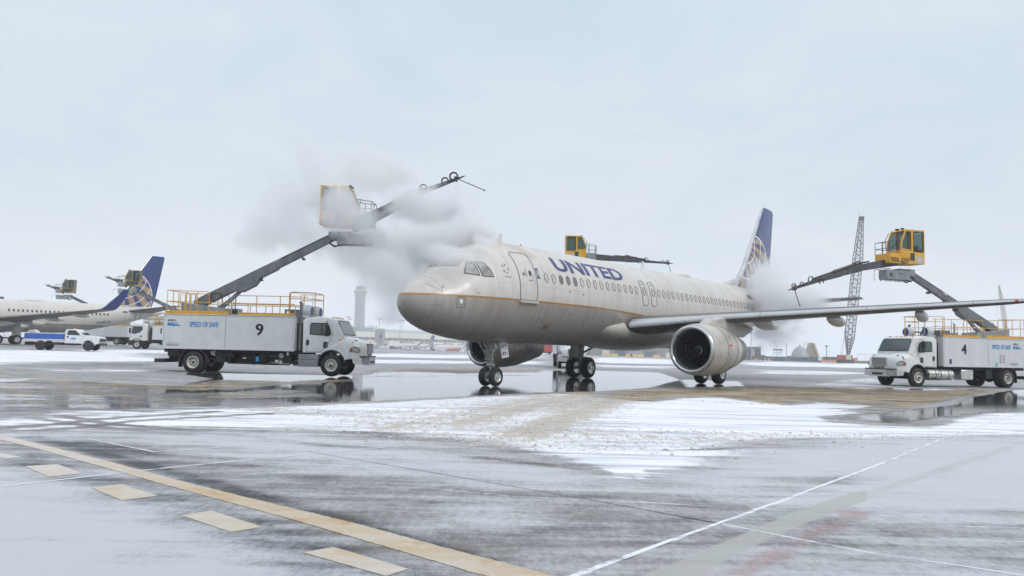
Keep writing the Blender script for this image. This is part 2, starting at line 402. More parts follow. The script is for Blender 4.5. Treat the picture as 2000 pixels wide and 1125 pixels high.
WET = [
 ([(-300, 742), (100, 744), (330, 752), (420, 735), (560, 742), (720, 735), (735, 748), (730, 785), (520, 794), (350, 796), (250, 802), (-300, 806)], .63, .6),
 ([(330, 726), (720, 733), (740, 722), (900, 730), (1050, 724), (1180, 724), (1290, 728), (1330, 742), (1270, 758), (1160, 765), (1060, 767), (960, 772), (720, 785)], .9, .5),
 ([(1320, 740), (1450, 744), (1470, 757), (1330, 757)], .6, .4),
 ([(2100, 752), (1960, 764), (1880, 778), (1860, 790), (1740, 803), (1640, 812), (1630, 820), (1760, 830), (1850, 815), (1930, 806), (2100, 802)], .8, .35),
 ([(1700, 765), (1870, 768), (1850, 778), (1740, 776)], .6, .5), ([(1190, 766), (1440, 754), (1960, 760), (1860, 786), (1700, 800), (1540, 789), (1400, 775)], .56, .5),
 ([(-300, 683), (200, 686), (330, 690), (330, 697), (-300, 694)], .4, 2), ([(-300, 705), (330, 708), (330, 720), (-300, 718)], .42, 1.5),
 ([(700, 714), (1080, 716), (1080, 722), (700, 720)], .2, 2)]
SLUSH = [
 ([(1165, 768), (1250, 761), (1330, 758), (1440, 753), (1560, 755), (1700, 758), (1800, 762), (1960, 758), (1950, 766), (1870, 778), (1850, 786), (1790, 800), (1700, 798), (1600, 785), (1540, 789), (1500, 791), (1440, 780), (1400, 775), (1310, 776), (1290, 784), (1200, 786)], .57, .4),
 ([(1618, 812), (1740, 800), (1800, 800), (1700, 818), (1850, 820), (1840, 831), (1700, 829), (1625, 822)], .45, .3),
 ([(-100, 745), (120, 742), (340, 752), (420, 740), (560, 744), (720, 737), (700, 745), (520, 756), (400, 764), (300, 760), (100, 752)], .52, .5), ([(-300, 756), (200, 758), (330, 768), (560, 760), (640, 764), (560, 770), (300, 776), (-300, 764)], .47, .4), ([(-300, 776), (300, 782), (640, 778), (500, 786), (200, 792), (-300, 788)], .46, .4), ([(330, 770), (460, 766), (640, 772), (560, 778), (400, 780)], .50, .3), ([(-200, 796), (80, 790), (330, 794), (260, 802), (-200, 812)], .42, .4),
 ([(700, 722), (860, 720), (1070, 722), (1070, 729), (870, 728), (700, 728)], .5, .8), ([(700, 734), (880, 732), (1060, 731), (1050, 735), (700, 737)], .42, .4),
 ([(-300, 722), (320, 730), (370, 738), (200, 742), (-300, 738)], .42, .8), ([(-300, 786), (70, 786), (60, 800), (-300, 802)], .35, .6),
 ([(1160, 723), (1330, 718), (1460, 722), (1700, 733), (1600, 742), (1460, 740), (1330, 733), (1160, 730)], .33, 1.2),
 ([(1000, 768), (1160, 764), (1170, 774), (1050, 776)], .6, .3)]
FROST = [
 ([(-300, 905), (0, 905), (250, 975), (420, 1050), (595, 1125), (400, 1400), (-600, 1400)], .74, .9),
 ([(-300, 845), (600, 845), (900, 880), (1200, 935), (1350, 940), (1150, 960), (560, 905), (250, 850), (100, 860), (-300, 850)], .48, .6),
 ([(1350, 935), (1500, 880), (1700, 855), (2300, 850), (2400, 1100), (2000, 1010), (1700, 1000), (1560, 980), (1650, 930), (1400, 960)], .74, 1.0),
 ([(880, 985), (1000, 975), (1060, 1010), (960, 1030), (840, 1025)], .42, .3), ([(1560, 1060), (1700, 1060), (2100, 1100), (2300, 1400), (1300, 1400)], .36, .8),
 ([(0, 905), (160, 945), (420, 1050), (600, 1125), (800, 1125), (520, 1000), (120, 890)], .30, .4)]
DARK = [
 ([(-40, 858), (90, 866), (260, 912), (520, 990), (760, 1058), (1100, 1160), (1120, 1145), (1000, 1098), (700, 1012), (420, 935), (230, 885), (80, 850)], .85, .12),
 ([(0, 905), (60, 885), (300, 945), (560, 1020), (900, 1125), (1000, 1160), (640, 1180), (420, 1065), (160, 955)], .72, .2),
 ([(90, 868), (160, 858), (230, 868), (310, 880), (330, 892), (230, 888)], .7, .15)]
TRACKL = [([(1230, 772), (1120, 810), (1020, 850)], 1.0, .95), ([(1150, 768), (1010, 800), (900, 828)], .9, .9), ([(1080, 772), (900, 810), (760, 835)], .7, .85), ([(1180, 770), (1090, 800)], .9, 1.0),
 ([(500, 800), (700, 812), (850, 826), (1150, 848), (1500, 862), (1700, 870)], .55, .8), ([(700, 826), (950, 838), (1250, 858), (1520, 850)], .45, .95), ([(800, 855), (1000, 866), (1250, 878), (1450, 872)], .40, .8),
 ([(560, 838), (800, 855), (1000, 862)], .5, .7), ([(1350, 845), (1600, 850), (1900, 858)], .4, .72), ([(500, 797), (620, 803), (760, 806)], .3, .75)]
ROADL = [([(-100, 842), (120, 828), (200, 818), (420, 804)], .18), ([(-100, 850), (150, 836), (260, 822), (520, 808)], .16), ([(120, 812), (200, 826), (380, 842), (640, 870)], .16), ([(60, 816), (180, 832), (360, 850)], .14),
 ([(640, 870), (900, 890), (1180, 922)], .10), ([(1300, 880), (1700, 868), (2100, 856)], .10), ([(1270, 920), (1700, 935), (2100, 930)], .12), ([(600, 868), (860, 880), (1000, 900), (1150, 918)], .2)]
SNOWL = [([(860, 955), (1000, 969), (1250, 980), (1430, 991), (1560, 997)], .07, .62), ([(1590, 1021), (1800, 1026), (2050, 1031)], .06, .6), ([(1025, 925), (1165, 929), (1250, 934)], .10, .6), ([(1410, 1024), (1540, 1050), (1700, 1080), (2100, 1140)], .05, .75), ([(1120, 1000), (1180, 1004)], .05, .55), ([(1100, 950), (1180, 954)], .07, .55), ([(600, 905), (760, 914), (860, 918)], .06, .5), ([(1330, 938), (1600, 944), (1900, 950)], .07, .5), ([(1600, 960), (1850, 968), (2050, 972)], .08, .5), ([(1840, 1050), (2050, 1060)], .05, .5), ([(1100, 1134), (1300, 1060), (1560, 966), (1730, 903)], .05, .66)]
BROWN = [([(640, 806), (900, 782), (1080, 770), (1200, 772), (1230, 790), (1190, 820), (1300, 858), (1560, 866), (1500, 880), (1250, 878), (1000, 878), (800, 866), (620, 846)], .40, .9)]
SOLID = [([(1230, 792), (1340, 778), (1430, 780), (1540, 793), (1640, 795), (1600, 812), (1640, 832), (1800, 838), (1860, 826), (2060, 812), (2060, 838), (1700, 848), (1300, 846), (1200, 820)], .92, .35), ([(480, 800), (700, 791), (900, 782), (1000, 776), (900, 800), (640, 812)], .8, .35), ([(960, 868), (1300, 864), (1480, 880), (1370, 918), (1262, 945), (1130, 918)], .80, .8), ([(60, 826), (560, 818), (900, 838), (880, 856), (500, 842), (80, 840)], .66, .9)]
RED = [([(1380, 1130), (1480, 1075), (1600, 1020), (1660, 990), (1720, 1000), (1620, 1050), (1560, 1090), (1480, 1130)], .8, .12), ([(1640, 1000), (1700, 970), (1760, 950), (1790, 965), (1700, 1005)], .45, .2),
 ([(1760, 915), (1900, 885), (2000, 880), (2000, 900), (1850, 930)], .35, .4), ([(900, 1050), (960, 1040), (1000, 1060)], .3, .3), ([(1500, 850), (1560, 862), (1500, 880)], .3, .4)]
PALE = [([(1240, 1130), (1400, 1062), (1540, 1004), (1620, 975), (1690, 955), (1700, 975), (1560, 1030), (1430, 1090), (1370, 1130)], .8, .06), ([(1690, 955), (1860, 900), (2060, 840), (2060, 850), (1880, 915), (1700, 975)], .5, .1)]
def surface_fields(P):
    n = len(P); A = np.zeros((n, 4)); B = np.zeros((n, 4)); r = np.hypot(P[:, 0], P[:, 1])
    near = r < 420
    Q = P[near]
    def poly(lst, out, i):
        for pts, s, w in lst:
            g = G(pts); d = sdf(Q, g); f = np.clip(.5 + d / (2 * w), 0, 1) * s
            out[near, i] = np.maximum(out[near, i], f)
    poly(SNOW, A, 0); poly(WET, A, 1); poly(SLUSH, A, 2); poly(FROST, A, 3); poly(DARK, B, 0); poly(RED, B, 1); poly(PALE, B, 2); poly(BROWN, B, 3); poly(SOLID, A, 0)
    for l, s, w in TRACKL:
        d = pdist(Q, G(l)); B[near, 3] = np.maximum(B[near, 3], s * np.clip(1 - d / (w * .9), 0, 1) ** .6)
    for l, w in ROADL:
        d = pdist(Q, G(l)); k = .42 * np.clip(1.3 - d / w, 0, 1); A[near, 0] -= k; A[near, 3] -= k * .5
    for l, w, k in SNOWL:
        d = pdist(Q, G(l)); A[near, 0] = np.maximum(A[near, 0], k * np.clip(1.2 - d / w, 0, 1))
    A[:, 3] += .50
    y = P[:, 1]; far = np.clip((y - 28) / 25, 0, 1)
    A[:, 0] += far * .20 + .05 * np.clip((r - 60) / 100, 0, 1); A[:, 1] += .12 * far
    out = r > 330; A[out, 0] = np.maximum(A[out, 0], .55)
    A[:, 3] -= .34 * B[:, 0]
    return A, B
def build_ground():
    angs = np.concatenate([np.linspace(-43, 43, 761), np.linspace(43, 317, 90)[1:-1]]); angs = np.radians(90 - angs)
    inv = np.linspace(1 / 2.6, 1 / 420, 440); rad = np.concatenate([[.9, 1.7], 1 / inv, [520, 650, 900, 1300, 2000, 3200, 5200]])
    nr, na = len(rad), len(angs)
    X = rad[:, None] * np.cos(angs)[None]; Y = rad[:, None] * np.sin(angs)[None]
    V = np.stack([X.ravel(), Y.ravel(), terrain(X, Y).ravel()], 1)
    V = np.vstack([V, [[0, 0, 0]]])
    i = np.arange(nr - 1)[:, None]; j = np.arange(na)[None]; k = (j + 1) % na
    quads = np.stack([i * na + j, (i + 1) * na + j, (i + 1) * na + k + 0 * i, i * na + k + 0 * i], -1).reshape(-1, 4)
    cen = len(V) - 1; jj = np.arange(na); tris = np.stack([np.full(na, cen), jj, (jj + 1) % na], 1)
    me = bpy.data.meshes.new('ground'); nq, ntt = len(quads), len(tris)
    me.vertices.add(len(V)); me.vertices.foreach_set('co', V.ravel())
    loops = np.concatenate([quads.ravel(), tris.ravel()]); me.loops.add(len(loops)); me.loops.foreach_set('vertex_index', loops)
    me.polygons.add(nq + ntt)
    me.polygons.foreach_set('loop_start', np.concatenate([np.arange(nq) * 4, nq * 4 + np.arange(ntt) * 3]))
    me.update(); me.validate()
    A, B = surface_fields(V[:, :2])
    for nm, D in (('surf_a', A), ('surf_b', B)):
        at = me.attributes.new(nm, 'FLOAT_COLOR', 'POINT'); at.data.foreach_set('color', D.astype(np.float32).ravel())
    me.materials.append(ground_material())
    me.polygons.foreach_set('use_smooth', [True] * len(me.polygons))
    o = bpy.data.objects.new('ground', me); col.objects.link(o); o['kind'] = 'structure'
    if me.polygons[0].normal.z < 0: me.flip_normals()
build_ground()
def strip(name, top, bot, m, dz=.004, n=14):
    """painted strip between two image-traced lines laid on the ground"""
    def rs(l, k):
        l = [Vector((*gp(*p), 0)) for p in l]; L = [0]
        for a, b in zip(l[:-1], l[1:]): L.append(L[-1] + (b - a).length)
        o = []
        for i in range(k):
            t = L[-1] * i / (k - 1); j = max(q for q in range(len(L)) if L[q] <= t + 1e-9); j = min(j, len(l) - 2)
            f = (t - L[j]) / (L[j + 1] - L[j]); p = l[j].lerp(l[j + 1], f); o.append((p.x, p.y, tz(p.x, p.y) + dz))
        return o
    n = 9 * n if len(top) > 2 else n; a = rs(top, n); b = rs(bot, n); rj = random.Random(n); jt = 0 if len(top) < 3 else .008; a, b = [[(x + rj.uniform(-jt, jt), y + rj.uniform(-jt, jt), z) for x, y, z in l] for l in (a, b)]; mb = MB(); mb.add(a + b, [(i, i + 1, n + i + 1, n + i) for i in range(n - 1)])
    o = mb.build(name, m, smooth=0); o['kind'] = 'structure'; return o
YM = paint_material('line_yellow', (.47, .375, .25), (.42, .265, .11), (.56, .49, .38), .55)
strip('taxiway_line', [(-30, 842), (84, 869), (210, 901), (350, 939), (490, 974), (700, 1024), (860, 1068), (1082, 1125), (1300, 1181)],
      [(-30, 852), (70, 876), (210, 915), (350, 955), (560, 1012), (700, 1053), (796, 1081), (945, 1125), (1120, 1178)], YM, n=40)
DM = paint_material('dash_yellow', (.50, .435, .345), (.46, .35, .22), (.58, .54, .46), .55)
for q in ([(49, 911), (112, 907)], [(95, 932), (161, 925)]), ([(178, 953), (238, 946)], [(238, 978), (308, 969)]), ([(353, 1007), (413, 998)], [(451, 1040), (513, 1030)]), ([(592, 1080), (652, 1069)], [(754, 1126), (798, 1112)]), ([(-30, 889), (-5, 884)], [(14, 896), (42, 893)]):
    strip('taxiway_dash', q[0], q[1], DM, .004, 3)
def snow_line_material():
    m, nt, b, N, L = nodes('drifted_snow')
    P = N('ShaderNodeNewGeometry').outputs['Position']; n = noise(nt, P, 2.2, 6, .7); n2 = noise(nt, P, 30, 3)
    b.inputs['Base Color'].default_value = (.78, .81, .86, 1); b.inputs['Roughness'].default_value = .75
    t = N('ShaderNodeBsdfTransparent'); mx = N('ShaderNodeMixShader'); L(sstep(nt, val(nt, 'ADD', n, val(nt, 'MULTIPLY', n2, .3)), .52, .68, .0, .9), mx.inputs[0])
    L(t.outputs[0], mx.inputs[1]); L(b.outputs[0], mx.inputs[2]); L(mx.outputs[0], nt.nodes['Material Output'].inputs[0]); return m
SNL = snow_line_material()
mat('joint_dark', (.04, .038, .04), .9)
def seam(name, pts, w0, m, dz=.006):
    g = [Vector((*gp(*p), 0)) for p in pts]; mb = MB(); vs = []
    fine = []
    for a, b in zip(g[:-1], g[1:]):
        k = max(2, int((b - a).length / 1.2)); fine += [a.lerp(b, i / k) for i in range(k)]
    fine.append(g[-1]); rnd = random.Random(len(pts))
    for i, p in enumerate(fine):
        d = (fine[min(i + 1, len(fine) - 1)] - fine[max(0, i - 1)]).normalized(); s = Vector((-d.y, d.x, 0)); w = w0 * rnd.uniform(.55, 1.25) / 2
        for q in (p + s * w, p - s * w): vs.append((q.x, q.y, tz(q.x, q.y) + dz))
    mb.add(vs, [(2 * i, 2 * i + 2, 2 * i + 3, 2 * i + 1) for i in range(len(fine) - 1)])
    o = mb.build(name, m, smooth=0); o['kind'] = 'structure'
seam('snow_filled_joint', [(1100, 1134), (1300, 1060), (1560, 966), (1730, 903), (1860, 850), (2000, 806)], .055, SNL)
seam('snow_filled_joint', [(-40, 956), (160, 933), (350, 912), (620, 886), (820, 868)], .045, SNL)
seam('snow_filled_joint', [(1410, 1024), (1540, 1050), (1700, 1080), (2100, 1140)], .03, SNL)
seam('snow_filled_joint', [(165, 856), (300, 883), (450, 873), (620, 862)], .06, SNL)
seam('pavement_joint', [(600, 882), (860, 926), (1160, 978), (1410, 1024)], .016, 'joint_dark', .005)

# churned snow: small clods and lumps thrown up by tyres
def clods():
    r_ = random.Random(21); mb = MB(); ico = [(0, 0, 1), (.9, 0, .3), (.28, .85, .3), (-.72, .53, .3), (-.72, -.53, .3), (.28, -.85, .3), (0, 0, -.4)]
    fc = [(0, 1, 2), (0, 2, 3), (0, 3, 4), (0, 4, 5), (0, 5, 1), (6, 2, 1), (6, 3, 2), (6, 4, 3), (6, 5, 4), (6, 1, 5)]
    lanes = [(l, w) for l, _, w in TRACKL] + [([(1230, 772), (1120, 810), (1020, 850)], 1.6), ([(700, 800), (900, 820), (1150, 845), (1400, 866)], 1.8), ([(620, 790), (900, 776), (1100, 770)], .4), ([(1080, 768), (1500, 790)], .5)]
    for i in range(6500):
        l, w = r_.choice(lanes); g = G(l); k = r_.randrange(len(g) - 1); f = r_.random(); x = g[k][0] + (g[k + 1][0] - g[k][0]) * f + r_.gauss(0, w * .55); y = g[k][1] + (g[k + 1][1] - g[k][1]) * f + r_.gauss(0, w * .55)
        s_ = min(.042, r_.lognormvariate(-4.35, .45)); z = tz(x, y); a_ = r_.random() * 6.28; ca, sa = math.cos(a_), math.sin(a_); ex = r_.uniform(.7, 1.5)
        mb.cur = 0 if r_.random() < .68 else 1
        mb.add([(x + (px_ * ca * ex - py_ * sa) * s_, y + (px_ * sa * ex + py_ * ca) * s_, z + pz_ * s_ * .55) for px_, py_, pz_ in ico], fc)
    mat('clod_snow', (.60, .60, .61), .8, 0, .15, 6); mat('clod_tan', (.40, .345, .27), .85, 0, .25, 6)
    o = mb.build('snow_clods', ['clod_snow', 'clod_tan'], smooth=0); o['kind'] = 'stuff'; o['label'] = 'small white and tan clods of churned snow along the tyre tracks'; o['category'] = 'snow'
clods()
# ------------------------------------------------------------------ airliner
def fuselage_material(name, stripe, belly_top=3.38, s_end=99., soot=1.0):
    m, nt, b, N, L = nodes(name)
    tc = N('ShaderNodeTexCoord').outputs['Object']; sp_ = N('ShaderNodeSeparateXYZ'); L(tc, sp_.inputs[0]); x, z = sp_.outputs[0], sp_.outputs[2]
    # cheat line height: level, dropping gently towards the wing
    drop = val(nt, 'MULTIPLY', val(nt, 'POWER', val(nt, 'MAXIMUM', val(nt, 'SUBTRACT', x, 9.0), 0.0), 1.6), .012)
    zz = val(nt, 'ADD', z, drop if s_end < 90 else 0.0)
    grime = noise(nt, mapping(nt, tc, (1.5, .3, .30)), 1.9, 8, .66, .35); spots = noise(nt, tc, 5, 6, .7); bigp = noise(nt, mapping(nt, tc, (.35, .3, .45), loc=(2.2, 0, 0)), 1.4, 5, .6)
    white = mixc(nt, val(nt, 'MULTIPLY', sstep(nt, grime, .40, .80), .55 * soot), (.56, .54, .515), (.36, .325, .29))
    brown = val(nt, 'MULTIPLY', sstep(nt, bigp, .52, .70), sstep(nt, val(nt, 'ABSOLUTE', val(nt, 'SUBTRACT', x, 4.6)), .4, 3.2, 1.0, .25))
    white = mixc(nt, val(nt, 'MULTIPLY', brown, .7 * soot), white, (.36, .29, .22))
    grey = mixc(nt, sstep(nt, grime, .35, .7), (.33, .308, .288), (.255, .235, .217))
    grey = mixc(nt, val(nt, 'MULTIPLY', sstep(nt, spots, .58, .72), .35), grey, (.45, .43, .41))
    low = sstep(nt, zz, belly_top - .004, belly_top + .004)
    c = mixc(nt, low, grey, white)
    if stripe:
        s = val(nt, 'MULTIPLY', sstep(nt, val(nt, 'ABSOLUTE', val(nt, 'SUBTRACT', zz, belly_top + .02)), .036, .042, 1, 0), val(nt, 'LESS_THAN', x, s_end))
        c = mixc(nt, s, c, stripe)
    # panel joints
    fx = val(nt, 'FRACT', val(nt, 'MULTIPLY', x, 1 / 2.667)); ln = sstep(nt, val(nt, 'ABSOLUTE', val(nt, 'SUBTRACT', fx, .5)), .003, .006, 1, 0)
    lz = sstep(nt, val(nt, 'ABSOLUTE', val(nt, 'SUBTRACT', z, 4.02)), .008, .014, 1, 0); lz2 = sstep(nt, val(nt, 'ABSOLUTE', val(nt, 'SUBTRACT', z, 2.6)), .008, .014, 1, 0)
    gate = val(nt, 'GREATER_THAN', x, 3.2)
    c = mixc(nt, val(nt, 'MULTIPLY', val(nt, 'MAXIMUM', ln, val(nt, 'MULTIPLY', val(nt, 'MAXIMUM', lz, lz2), gate)), .28), c, (.2, .19, .18))
    L(c, b.inputs['Base Color']); L(sstep(nt, grime, .3, .7, .30, .5), b.inputs['Roughness']); b.inputs['Coat Weight'].default_value = .35; b.inputs['Coat Roughness'].default_value = .18
    L(bump(nt, val(nt, 'ADD', bigp, val(nt, 'MULTIPLY', spots, .2)), .06, .05), b.inputs['Normal'])
    MATS[name] = m; return m
def globe_material(name, a0, z0, ca, cz, Rg, dull):
    m, nt, b, N, L = nodes(name)
    tc = N('ShaderNodeTexCoord').outputs['Object']; s = N('ShaderNodeSeparateXYZ'); L(tc, s.inputs[0]); x, z = s.outputs[0], s.outputs[2]
    dx_ = val(nt, 'SUBTRACT', x, a0); dz_ = val(nt, 'SUBTRACT', z, z0)
    ang = val(nt, 'ARCTAN2', dz_, dx_); r = val(nt, 'SQRT', val(nt, 'ADD', val(nt, 'MULTIPLY', dx_, dx_), val(nt, 'MULTIPLY', dz_, dz_)))
    ex = val(nt, 'SUBTRACT', x, ca); ez = val(nt, 'SUBTRACT', z, cz); rg = val(nt, 'SQRT', val(nt, 'ADD', val(nt, 'MULTIPLY', ex, ex), val(nt, 'MULTIPLY', ez, ez)))
    ins = val(nt, 'LESS_THAN', rg, Rg)
    sect = val(nt, 'LESS_THAN', val(nt, 'FRACT', val(nt, 'MULTIPLY', ang, 3.1)), .56)
    gold = mixc(nt, noise(nt, tc, 3), (.40, .27, .155), (.32, .225, .15))
    blue = (.020, .040, .175)
    grime = noise(nt, mapping(nt, tc, (1, 1, .3)), 2, 6, .7)
    body = mixc(nt, val(nt, 'MULTIPLY', sstep(nt, grime, .45, .75), .16 + dull * .4), blue, (.13, .145, .22))
    c = mixc(nt, val(nt, 'MULTIPLY', ins, sect), body, gold)
    ring = sstep(nt, val(nt, 'ABSOLUTE', val(nt, 'SUBTRACT', val(nt, 'FRACT', val(nt, 'DIVIDE', r, 1.02)), .5)), .035, .05, 1, 0)
    edge = sstep(nt, val(nt, 'ABSOLUTE', val(nt, 'SUBTRACT', rg, Rg)), .04, .06, 1, 0)
    c = mixc(nt, val(nt, 'MAXIMUM', val(nt, 'MULTIPLY', ring, ins), edge), c, (.75, .74, .72))
    L(c, b.inputs['Base Color']); b.inputs['Roughness'].default_value = .38; b.inputs['Coat Weight'].default_value = .3
    MATS[name] = m; return m
fuselage_material('fuselage_paint', (.34, .175, .06), 3.38, 17.5)
fuselage_material('fuselage_paint_far', (.10, .075, .06), 2.55, 99, .55)
globe_material('fin_paint', 31.6, 9.0, 32.9, 6.2, 3.35, .35)
globe_material('fin_paint_far', 33.2, 9.9, 34.0, 6.6, 3.6, .0)
mat('wing_grey', (.105, .10, .092), .42, 0, .1, 2, .5, (.15, .14, .13), streak=False)
mat('polished_edge', (.46, .475, .49), .30, .75, .04, 1.5)
mat('nacelle_grey', (.44, .42, .385), .33, 0, .07, 1.5, .4, (.30, .27, .23), coat=.3)
mat('lip_metal', (.50, .52, .55), .25, .85, .04, 1.5)
mat('nozzle_metal', (.30, .28, .25), .4, .7, .15, 4)
mat('duct_dark', (.025, .028, .034), .5, 0, .2)
mat('fan_metal', (.022, .022, .025), .4, .5, .2)
mat('gear_metal', (.33, .33, .32), .4, .4, .2, 8, .6, (.08, .07, .06))
mat('seal_grey', (.12, .12, .12), .6)
mat('window_shade', (.50, .49, .475), .4)
mat('shade_open', (.17, .17, .165), .3)
mat('window_rim', (.16, .155, .15), .35, .4)
mat('white_paint', (.72, .72, .70), .4, 0, .05, 2, .3)
mat('far_white', (.60, .60, .60), .5, 0, .05)
mat('nav_red', (.8, .05, .03), .3)

FUS320 = [(0, 3.20, 3.12, .04), (.06, 3.42, 2.9, .26), (.2, 3.62, 2.7, .50), (.5, 3.87, 2.46, .82), (1.0, 4.14, 2.22, 1.13), (1.6, 4.44, 2.04, 1.37), (2.0, 4.76, 1.96, 1.49), (2.6, 5.14, 1.87, 1.64), (3.3, 5.46, 1.80, 1.78), (4.2, 5.70, 1.75, 1.88), (5.2, 5.83, 1.72, 1.95), (6.5, 5.86, 1.72, 1.975), (15, 5.86, 1.72, 1.975), (24, 5.86, 1.72, 1.975), (26.5, 5.86, 1.95, 1.94), (29, 5.86, 2.5, 1.80), (31.5, 5.83, 3.15, 1.53), (34, 5.72, 3.85, 1.15), (36, 5.52, 4.45, .72), (37.3, 5.30, 4.85, .3), (37.57, 5.2, 4.95, .12)]
FUS737 = [(a * 1.051, 3.45 + (t - 3.79) * .95, 3.45 + (b_ - 3.79) * .95, w * .952) for a, t, b_, w in FUS320]
class Fus:
    def __init__(s, tab):
        s.t = np.array(tab); 
    def at(s, a):
        t = s.t; i = int(np.clip(np.searchsorted(t[:, 0], a) - 1, 0, len(t) - 2))
        # monotone cubic for a smooth skin
        def h(k):
            x0, x1 = t[i, 0], t[i + 1, 0]; y0, y1 = t[i, k], t[i + 1, k]; u = (a - x0) / (x1 - x0); sl = (y1 - y0) / (x1 - x0)
            def tan(j):
                if j <= 0 or j >= len(t) - 1: return (t[min(j + 1, len(t) - 1), k] - t[max(j - 1, 0), k]) / (t[min(j + 1, len(t) - 1), 0] - t[max(j - 1, 0), 0])
                s0 = (t[j, k] - t[j - 1, k]) / (t[j, 0] - t[j - 1, 0]); s1 = (t[j + 1, k] - t[j, k]) / (t[j + 1, 0] - t[j, 0])
                return 0 if s0 * s1 <= 0 else 2 * s0 * s1 / (s0 + s1)
            m0, m1 = tan(i) * (x1 - x0), tan(i + 1) * (x1 - x0)
            return (2 * u**3 - 3 * u**2 + 1) * y0 + (u**3 - 2 * u**2 + u) * m0 + (-2 * u**3 + 3 * u**2) * y1 + (u**3 - u**2) * m1
        return h(1), h(2), h(3)
    def pt(s, a, phi, off=0.):      # port side is -y
        T, B, W = s.at(a); zc, hh = (T + B) / 2, (T - B) / 2
        n = Vector((0, -math.cos(phi) / W, math.sin(phi) / hh)).normalized()
        return Vector((a, -W * math.cos(phi), zc + hh * math.sin(phi))) + n * off
    def ptz(s, a, z, off=0.):
        T, B, W = s.at(a); zc, hh = (T + B) / 2, (T - B) / 2
        return s.pt(a, math.asin(max(-1, min(1, (z - zc) / hh))), off)
    def mesh(s, mb, n=56):
        L = s.t[-1, 0]; st = sorted(set([0, .02, .05, .1, .17, .27, .4] + [.55 + i * .22 for i in range(26)] + [6.3 + i * 1.0 for i in range(int(L - 7))] + list(s.t[:, 0])))
        st = [a for a in st if a <= L]
        mb.loft([[s.pt(a, 2 * math.pi * k / n) for k in range(n)] for a in st])
def rpoly(x0, x1, z0, z1, r, n=4):
    o = []
    for cx, cz, s in ((x1 - r, z1 - r, 0), (x0 + r, z1 - r, 90), (x0 + r, z0 + r, 180), (x1 - r, z0 + r, 270)):
        for i in range(n + 1):
            t = R(s + 90 * i / n); o.append((cx + r * math.cos(t), cz + r * math.sin(t)))
    return o
def patch(mb, F, poly, off, cell=.12, flat=None):
    """polygon in (a, z) laid on the port skin; cut into cells so it follows the curve"""
    bm = bmesh.new(); vs = [bm.verts.new((a, z, 0)) for a, z in poly]; bm.faces.new(vs)
    zs = [p[1] for p in poly]; xs = [p[0] for p in poly]
    for ax, lo, hi in ((1, min(zs), max(zs)), (0, min(xs), max(xs))):
        c = lo + cell
        while c < hi:
            g = list(bm.verts) + list(bm.edges) + list(bm.faces); co = [0, 0, 0]; co[ax] = c; no = [0, 0, 0]; no[ax] = 1
            bmesh.ops.bisect_plane(bm, geom=g, plane_co=co, plane_no=no); c += cell if ax == 1 else cell * 2
    bm.verts.index_update(); f = flat or (lambda a, z: F.ptz(a, z, off))
    mb.add([f(v.co.x, v.co.y) for v in bm.verts], [[v.index for v in fc.verts] for fc in bm.faces]); bm.free()
def outline(mb, F, poly, r, off=.004, step=.15):
    pts = []
    for (a0, z0), (a1, z1) in zip(poly, poly[1:] + poly[:1]):
        k = max(1, int(math.hypot(a1 - a0, z1 - z0) / step)); pts += [(a0 + (a1 - a0) * i / k, z0 + (z1 - z0) * i / k) for i in range(k)]
    P = [F.ptz(a, z, off) for a, z in pts]; P.append(P[0]); mb.tube(P, r, 5)
def airfoil(n=11, thick=.12, camber=.02):
    xs = [.5 * (1 - math.cos(math.pi * i / (n - 1))) for i in range(n)]
    def t(x): return 5 * thick * (.2969 * math.sqrt(x) - .126 * x - .3516 * x * x + .2843 * x**3 - .1036 * x**4)
    def c(x): return camber * 4 * x * (1 - x)
    up = [(x, c(x) + t(x)) for x in xs]; lo = [(x, c(x) - t(x)) for x in xs[1:-1]]
    return list(reversed(up)) + lo      # from TE over the top to LE, then back below
def wing_loft(mb, secs, sgn=-1, le=None):
    rings = []
    for sct in secs:
        a, l, z, ch, th_ = sct[:5]; tw = sct[5] if len(sct) > 5 else 0; cant = sct[6] if len(sct) > 6 else 0
        ring = []
        for x, t in airfoil(thick=th_):
            X = a + x * ch; tt = t * ch - (x - .3) * ch * math.tan(R(tw))
            ring.append((X, sgn * (l - tt * math.sin(R(cant))), z + tt * math.cos(R(cant))))
        rings.append(ring)
    mb.loft(rings)
